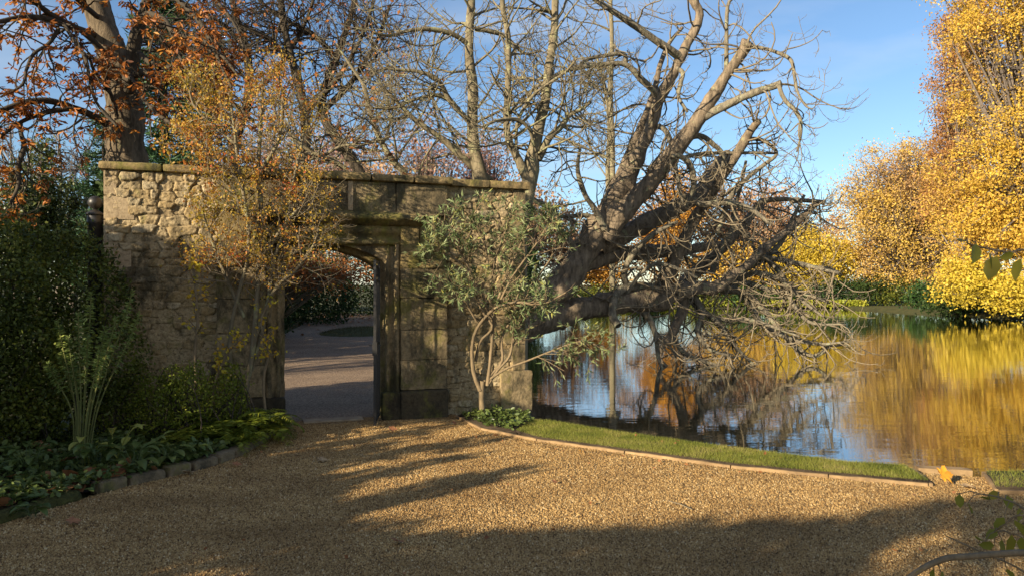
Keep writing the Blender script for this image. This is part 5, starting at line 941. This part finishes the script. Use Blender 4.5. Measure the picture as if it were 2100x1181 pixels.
# saplings with yellow leaves against the wall
for pts, Y0, lb, lt in [([(402, 800, 3), (400, 720, 3), (405, 650, 2.6), (400, 590, 2.4), (398, 545, 2)], 7.9, 'thin sapling with yellow leaves in front of the rubble wall', .1), ([(432, 830, 2.5), (445, 770, 2.4), (470, 720, 2), (500, 690, 1.5)], 7.9, 'thin leaning twig with pale leaves at the wall foot', .3), ([(545, 860, 3), (540, 780, 3), (550, 720, 2.5), (535, 660, 2), (560, 600, 1.6)], 8.2, 'wispy sapling with small yellow leaves by the jamb', .1)]:
    P, R = limb_px(pts, Y0, Y0, 16); e = empty('sapling', (P[0, 0], P[0, 1], 0), lb, 'sapling'); g = Geo(); tubes(g, P, R, 5); P1, R1 = grow(*spawn(P[None], R[None], 14, .35, 1, (35, 70), (.5, 1.0), .6, .28, .1), 5, .2, .1, .5); tubes(g, P1, R1, 3); g.build('stem', M['cane'], e, smooth=True)
    g = Geo(); n = 120; i = rng.integers(0, 14, n); j = rng.integers(1, 6, n); leaves(g, P1[i, j] + rng.normal(size=(n, 3)) * .02, rdir(n, down=.7), rng.uniform(.03, .055, n), 'ovate'); g.build('foliage', M['sapling'], e)

# ------------------------------------------------------------------ single fallen leaves on the gravel
def maple(name, label, xy, s, mat, yaw, tilt=.25, z=.012):
    out = []; lobes = [(0, 1.0), (50, .82), (-50, .82), (105, .55), (-105, .55)]; A = []
    for k in range(-150, 151, 6):
        r = .30
        for c, L in lobes: dd = abs(k - c); r = max(r, L * max(0, 1 - (dd / 46) ** 1.25) * (1 - .12 * ((k // 6) % 2)))
        A.append((math.radians(k), r))
    V = [(0, 0, 0)]; 
    for a, r in A: V.append((r * math.cos(a), r * math.sin(a), .10 * math.sin(3 * a) * r + .22 * r * r * abs(math.sin(a)) + .1 * math.sin(r * 5)))
    V = np.array(V) * s; ct, st_ = math.cos(tilt), math.sin(tilt); V = V @ np.array([[1, 0, 0], [0, ct, -st_], [0, st_, ct]]).T; cy, sy = math.cos(yaw), math.sin(yaw); V = V @ np.array([[cy, -sy, 0], [sy, cy, 0], [0, 0, 1]]).T
    V[:, 2] -= V[:, 2].min(); V = V + [xy[0], xy[1], z]; n = len(A); F1 = np.array([[0, i + 1, i + 2] for i in range(n - 1)]); g = Geo(); g.add(V, F1)
    st2 = V[0] - (np.array([cy, sy, 0]) * s * .6) + [0, 0, .006]; e = g.build(name, M[mat], origin=(xy[0], xy[1], z)); tag(e, label, 'leaf', 'fallen leaves on the gravel')
    g = Geo(); tubes(g, [V[0], (V[0] + st2) / 2 + [0, 0, .008], st2], [.0025, .002, .0015], 4); o = bpy.data.objects; so = g.build('leaf_stalk', M['cane']); me = so.data
    for v in me.vertices: v.co -= Vector((float(xy[0]), float(xy[1]), float(z)))
    so.parent = e
for px, py, s, mt, yaw, lb in [(655, 948, .085, 'tan_leaf', .3, 'pale tan leaf lying on the gravel in front of the gateway'), (143, 1078, .085, 'rust_leaf', 1.0, 'rusty leaf on the gravel near the mossy kerb'), (817, 1118, .075, 'rust_leaf', 2.0, 'rusty leaf alone on the gravel at the bottom middle'), (388, 975, .09, 'tan_leaf', 2.6, 'tan leaf against the stone edging'), (480, 957, .07, 'rust_leaf', 0.4, 'brown leaf on the gravel below the ferns'), (1135, 993, .05, 'rust_leaf', .6, 'tiny rusty leaf on the gravel in the middle distance'), (800, 886, .09, 'rust_leaf', 0.1, 'brown leaf on the gravel below the iron gate'), (578, 912, .07, 'rust_leaf', 2.4, 'dark leaf on the gravel at the gateway left'), (1192, 930, .05, 'orange_leaf', 1.4, 'small orange leaf beside the lawn edging board'), (930, 872, .06, 'rust_leaf', .9, 'rust leaf near the soil patch corner'), (1020, 897, .05, 'rust_leaf', 2.9, 'brown leaf beside the dark edging board'), (70, 940, .14, 'rust_leaf', .7, 'large rust brown leaf on the bed at the far left'), (110, 955, .13, 'rust_leaf', 2.2, 'curled rust leaf on the bed behind the mossy kerb'), (150, 968, .12, 'rust_leaf', 3.8, 'rust leaf lying on the moss before the herbs')]:
    maple('fallen_leaf', lb, gxy(px, py), s, mt, yaw, .3 if py > 900 else .5, .012 if px > 330 or px == 143 else .10)
maple('fallen_leaf', 'large bright orange leaf standing in the gap by the water', (3.60, 6.20), .135, 'orange_leaf', .25, .9, .02)
maple('fallen_leaf', 'grey curled leaf lying in front of the orange leaf', (3.72, 6.08), .10, 'tan_leaf', .1, .05, .012)
g = Geo(); a = np.array(gxy(1370, 1030)); b = np.array(gxy(1420, 1048)); tubes(g, [(*a, .015), (*(a * .5 + b * .5), .022), (*b, .014)], [.004, .004, .003], 5); tag(g.build('fallen_twig', M['bark_twig'], origin=(*a, 0)), 'short broken twig lying on the gravel right of centre', 'twig')

# ------------------------------------------------------------------ bush leaning in at the right edge, close to the camera
fb = empty('foreground_bush', (2.3, 1.7, 0), 'close leafy bush with an arching cane at the bottom right corner', 'shrub')
FB = []
for p, a, b, nm in [([(1830, 1215, 6), (1880, 1172, 6), (1935, 1146, 6.5), (1990, 1140, 6.5), (2100, 1133, 7), (2250, 1140, 8), (2500, 1250, 9), (2600, 1700, 10)], 1.9, 1.9, 'cane'), ([(1940, 1098, 1.5), (2010, 1130, 1.8), (2110, 1178, 2.2), (2250, 1300, 3)], 2.0, 1.9, 'cane'),
    ([(2010, 1012, 1.2), (2050, 1020, 1.6), (2110, 1050, 2), (2250, 1180, 3)], 2.1, 2.0, 'cane'), ([(1985, 500, 1.5), (2025, 510, 2), (2070, 518, 2.4), (2120, 515, 2.8), (2300, 560, 3), (2500, 900, 4)], 1.7, 1.8, 'cane'), ([(2040, 1090, 1.5), (2060, 1075, 1.5), (2110, 1060, 2), (2250, 1160, 3)], 2.0, 1.9, 'cane')]:
    P, R = limb_px(p, a, b, 30); g = Geo(); tubes(g, P, R, 7, .08); g.build(nm, M['cane'], fb, smooth=True); FB.append(P)
g = Geo(); gs = Geo()
for px, py, Yb, L, ang in [(2003, 500, 1.7, .045, -110), (2030, 515, 1.7, .05, -70), (2045, 525, 1.7, .052, -110), (2095, 530, 1.7, .05, -95), (1985, 497, 1.7, .03, 170), (2080, 520, 1.7, .03, 200),
    (1968, 1012, 2.1, .035, -90), (1985, 1030, 2.1, .035, -60), (2050, 1008, 2.1, .035, -150), (2065, 1015, 2.1, .035, -80), (2060, 1060, 2.05, .04, -120), (2080, 1065, 2.05, .045, -60), (2075, 1095, 2.0, .05, -100), (2045, 1085, 2.0, .035, -140), (2095, 1100, 2.0, .045, -80), (2040, 1118, 2.0, .035, 180), (2020, 1110, 2.0, .03, 150), (2055, 1105, 2.0, .035, -100), (2090, 1040, 2.1, .035, -100), (1915, 1165, 1.9, .04, -100), (1930, 1172, 1.9, .04, -60), (1900, 1168, 1.9, .035, 200), (2065, 1165, 1.9, .03, -60), (2030, 1025, 2.1, .03, 160), (2100, 1075, 2.0, .045, -40)]:
    q_ = at(px, py, Yb); A_ = np.concatenate(FB); c_ = A_[np.argmin(np.linalg.norm(A_ - q_, axis=1))]; tubes(gs, [q_, (q_ + c_) / 2 + [0, 0, .008], c_], [.0011, .0013, .0016], 4)
    a = math.radians(ang); d = np.array([[math.cos(a), rng.normal() * .3, math.sin(a)]]); leaves(g, at(px, py, Yb)[None], d, np.array([L * 1.15]), 'ovate', 0)
g.build('foliage', M['bramble'], fb); gs.build('leaf_stalks', M['cane'], fb)

ground_leaves('leaf_litter', 'scattered small brown leaves and bits lying over the gravel', [(-3.2, 6.4), (-2.5, 8.6), (-.8, 9.2), (.2, 7.8), (3.3, 6.0), (5, 5.2), (4, 3.8), (-2.6, 3.8)], 70, .032, 'dead', .0, cat='leaf litter')

ground_leaves('leaf_litter', 'a few yellow and brown leaves dropped on the lawn strip', [(.3, 8.2), (.6, 8.8), (1.8, 7.8), (3.1, 6.9), (3.4, 6.4), (2.0, 7.0)], 26, .04, 'dead', .05, cat='leaf litter')
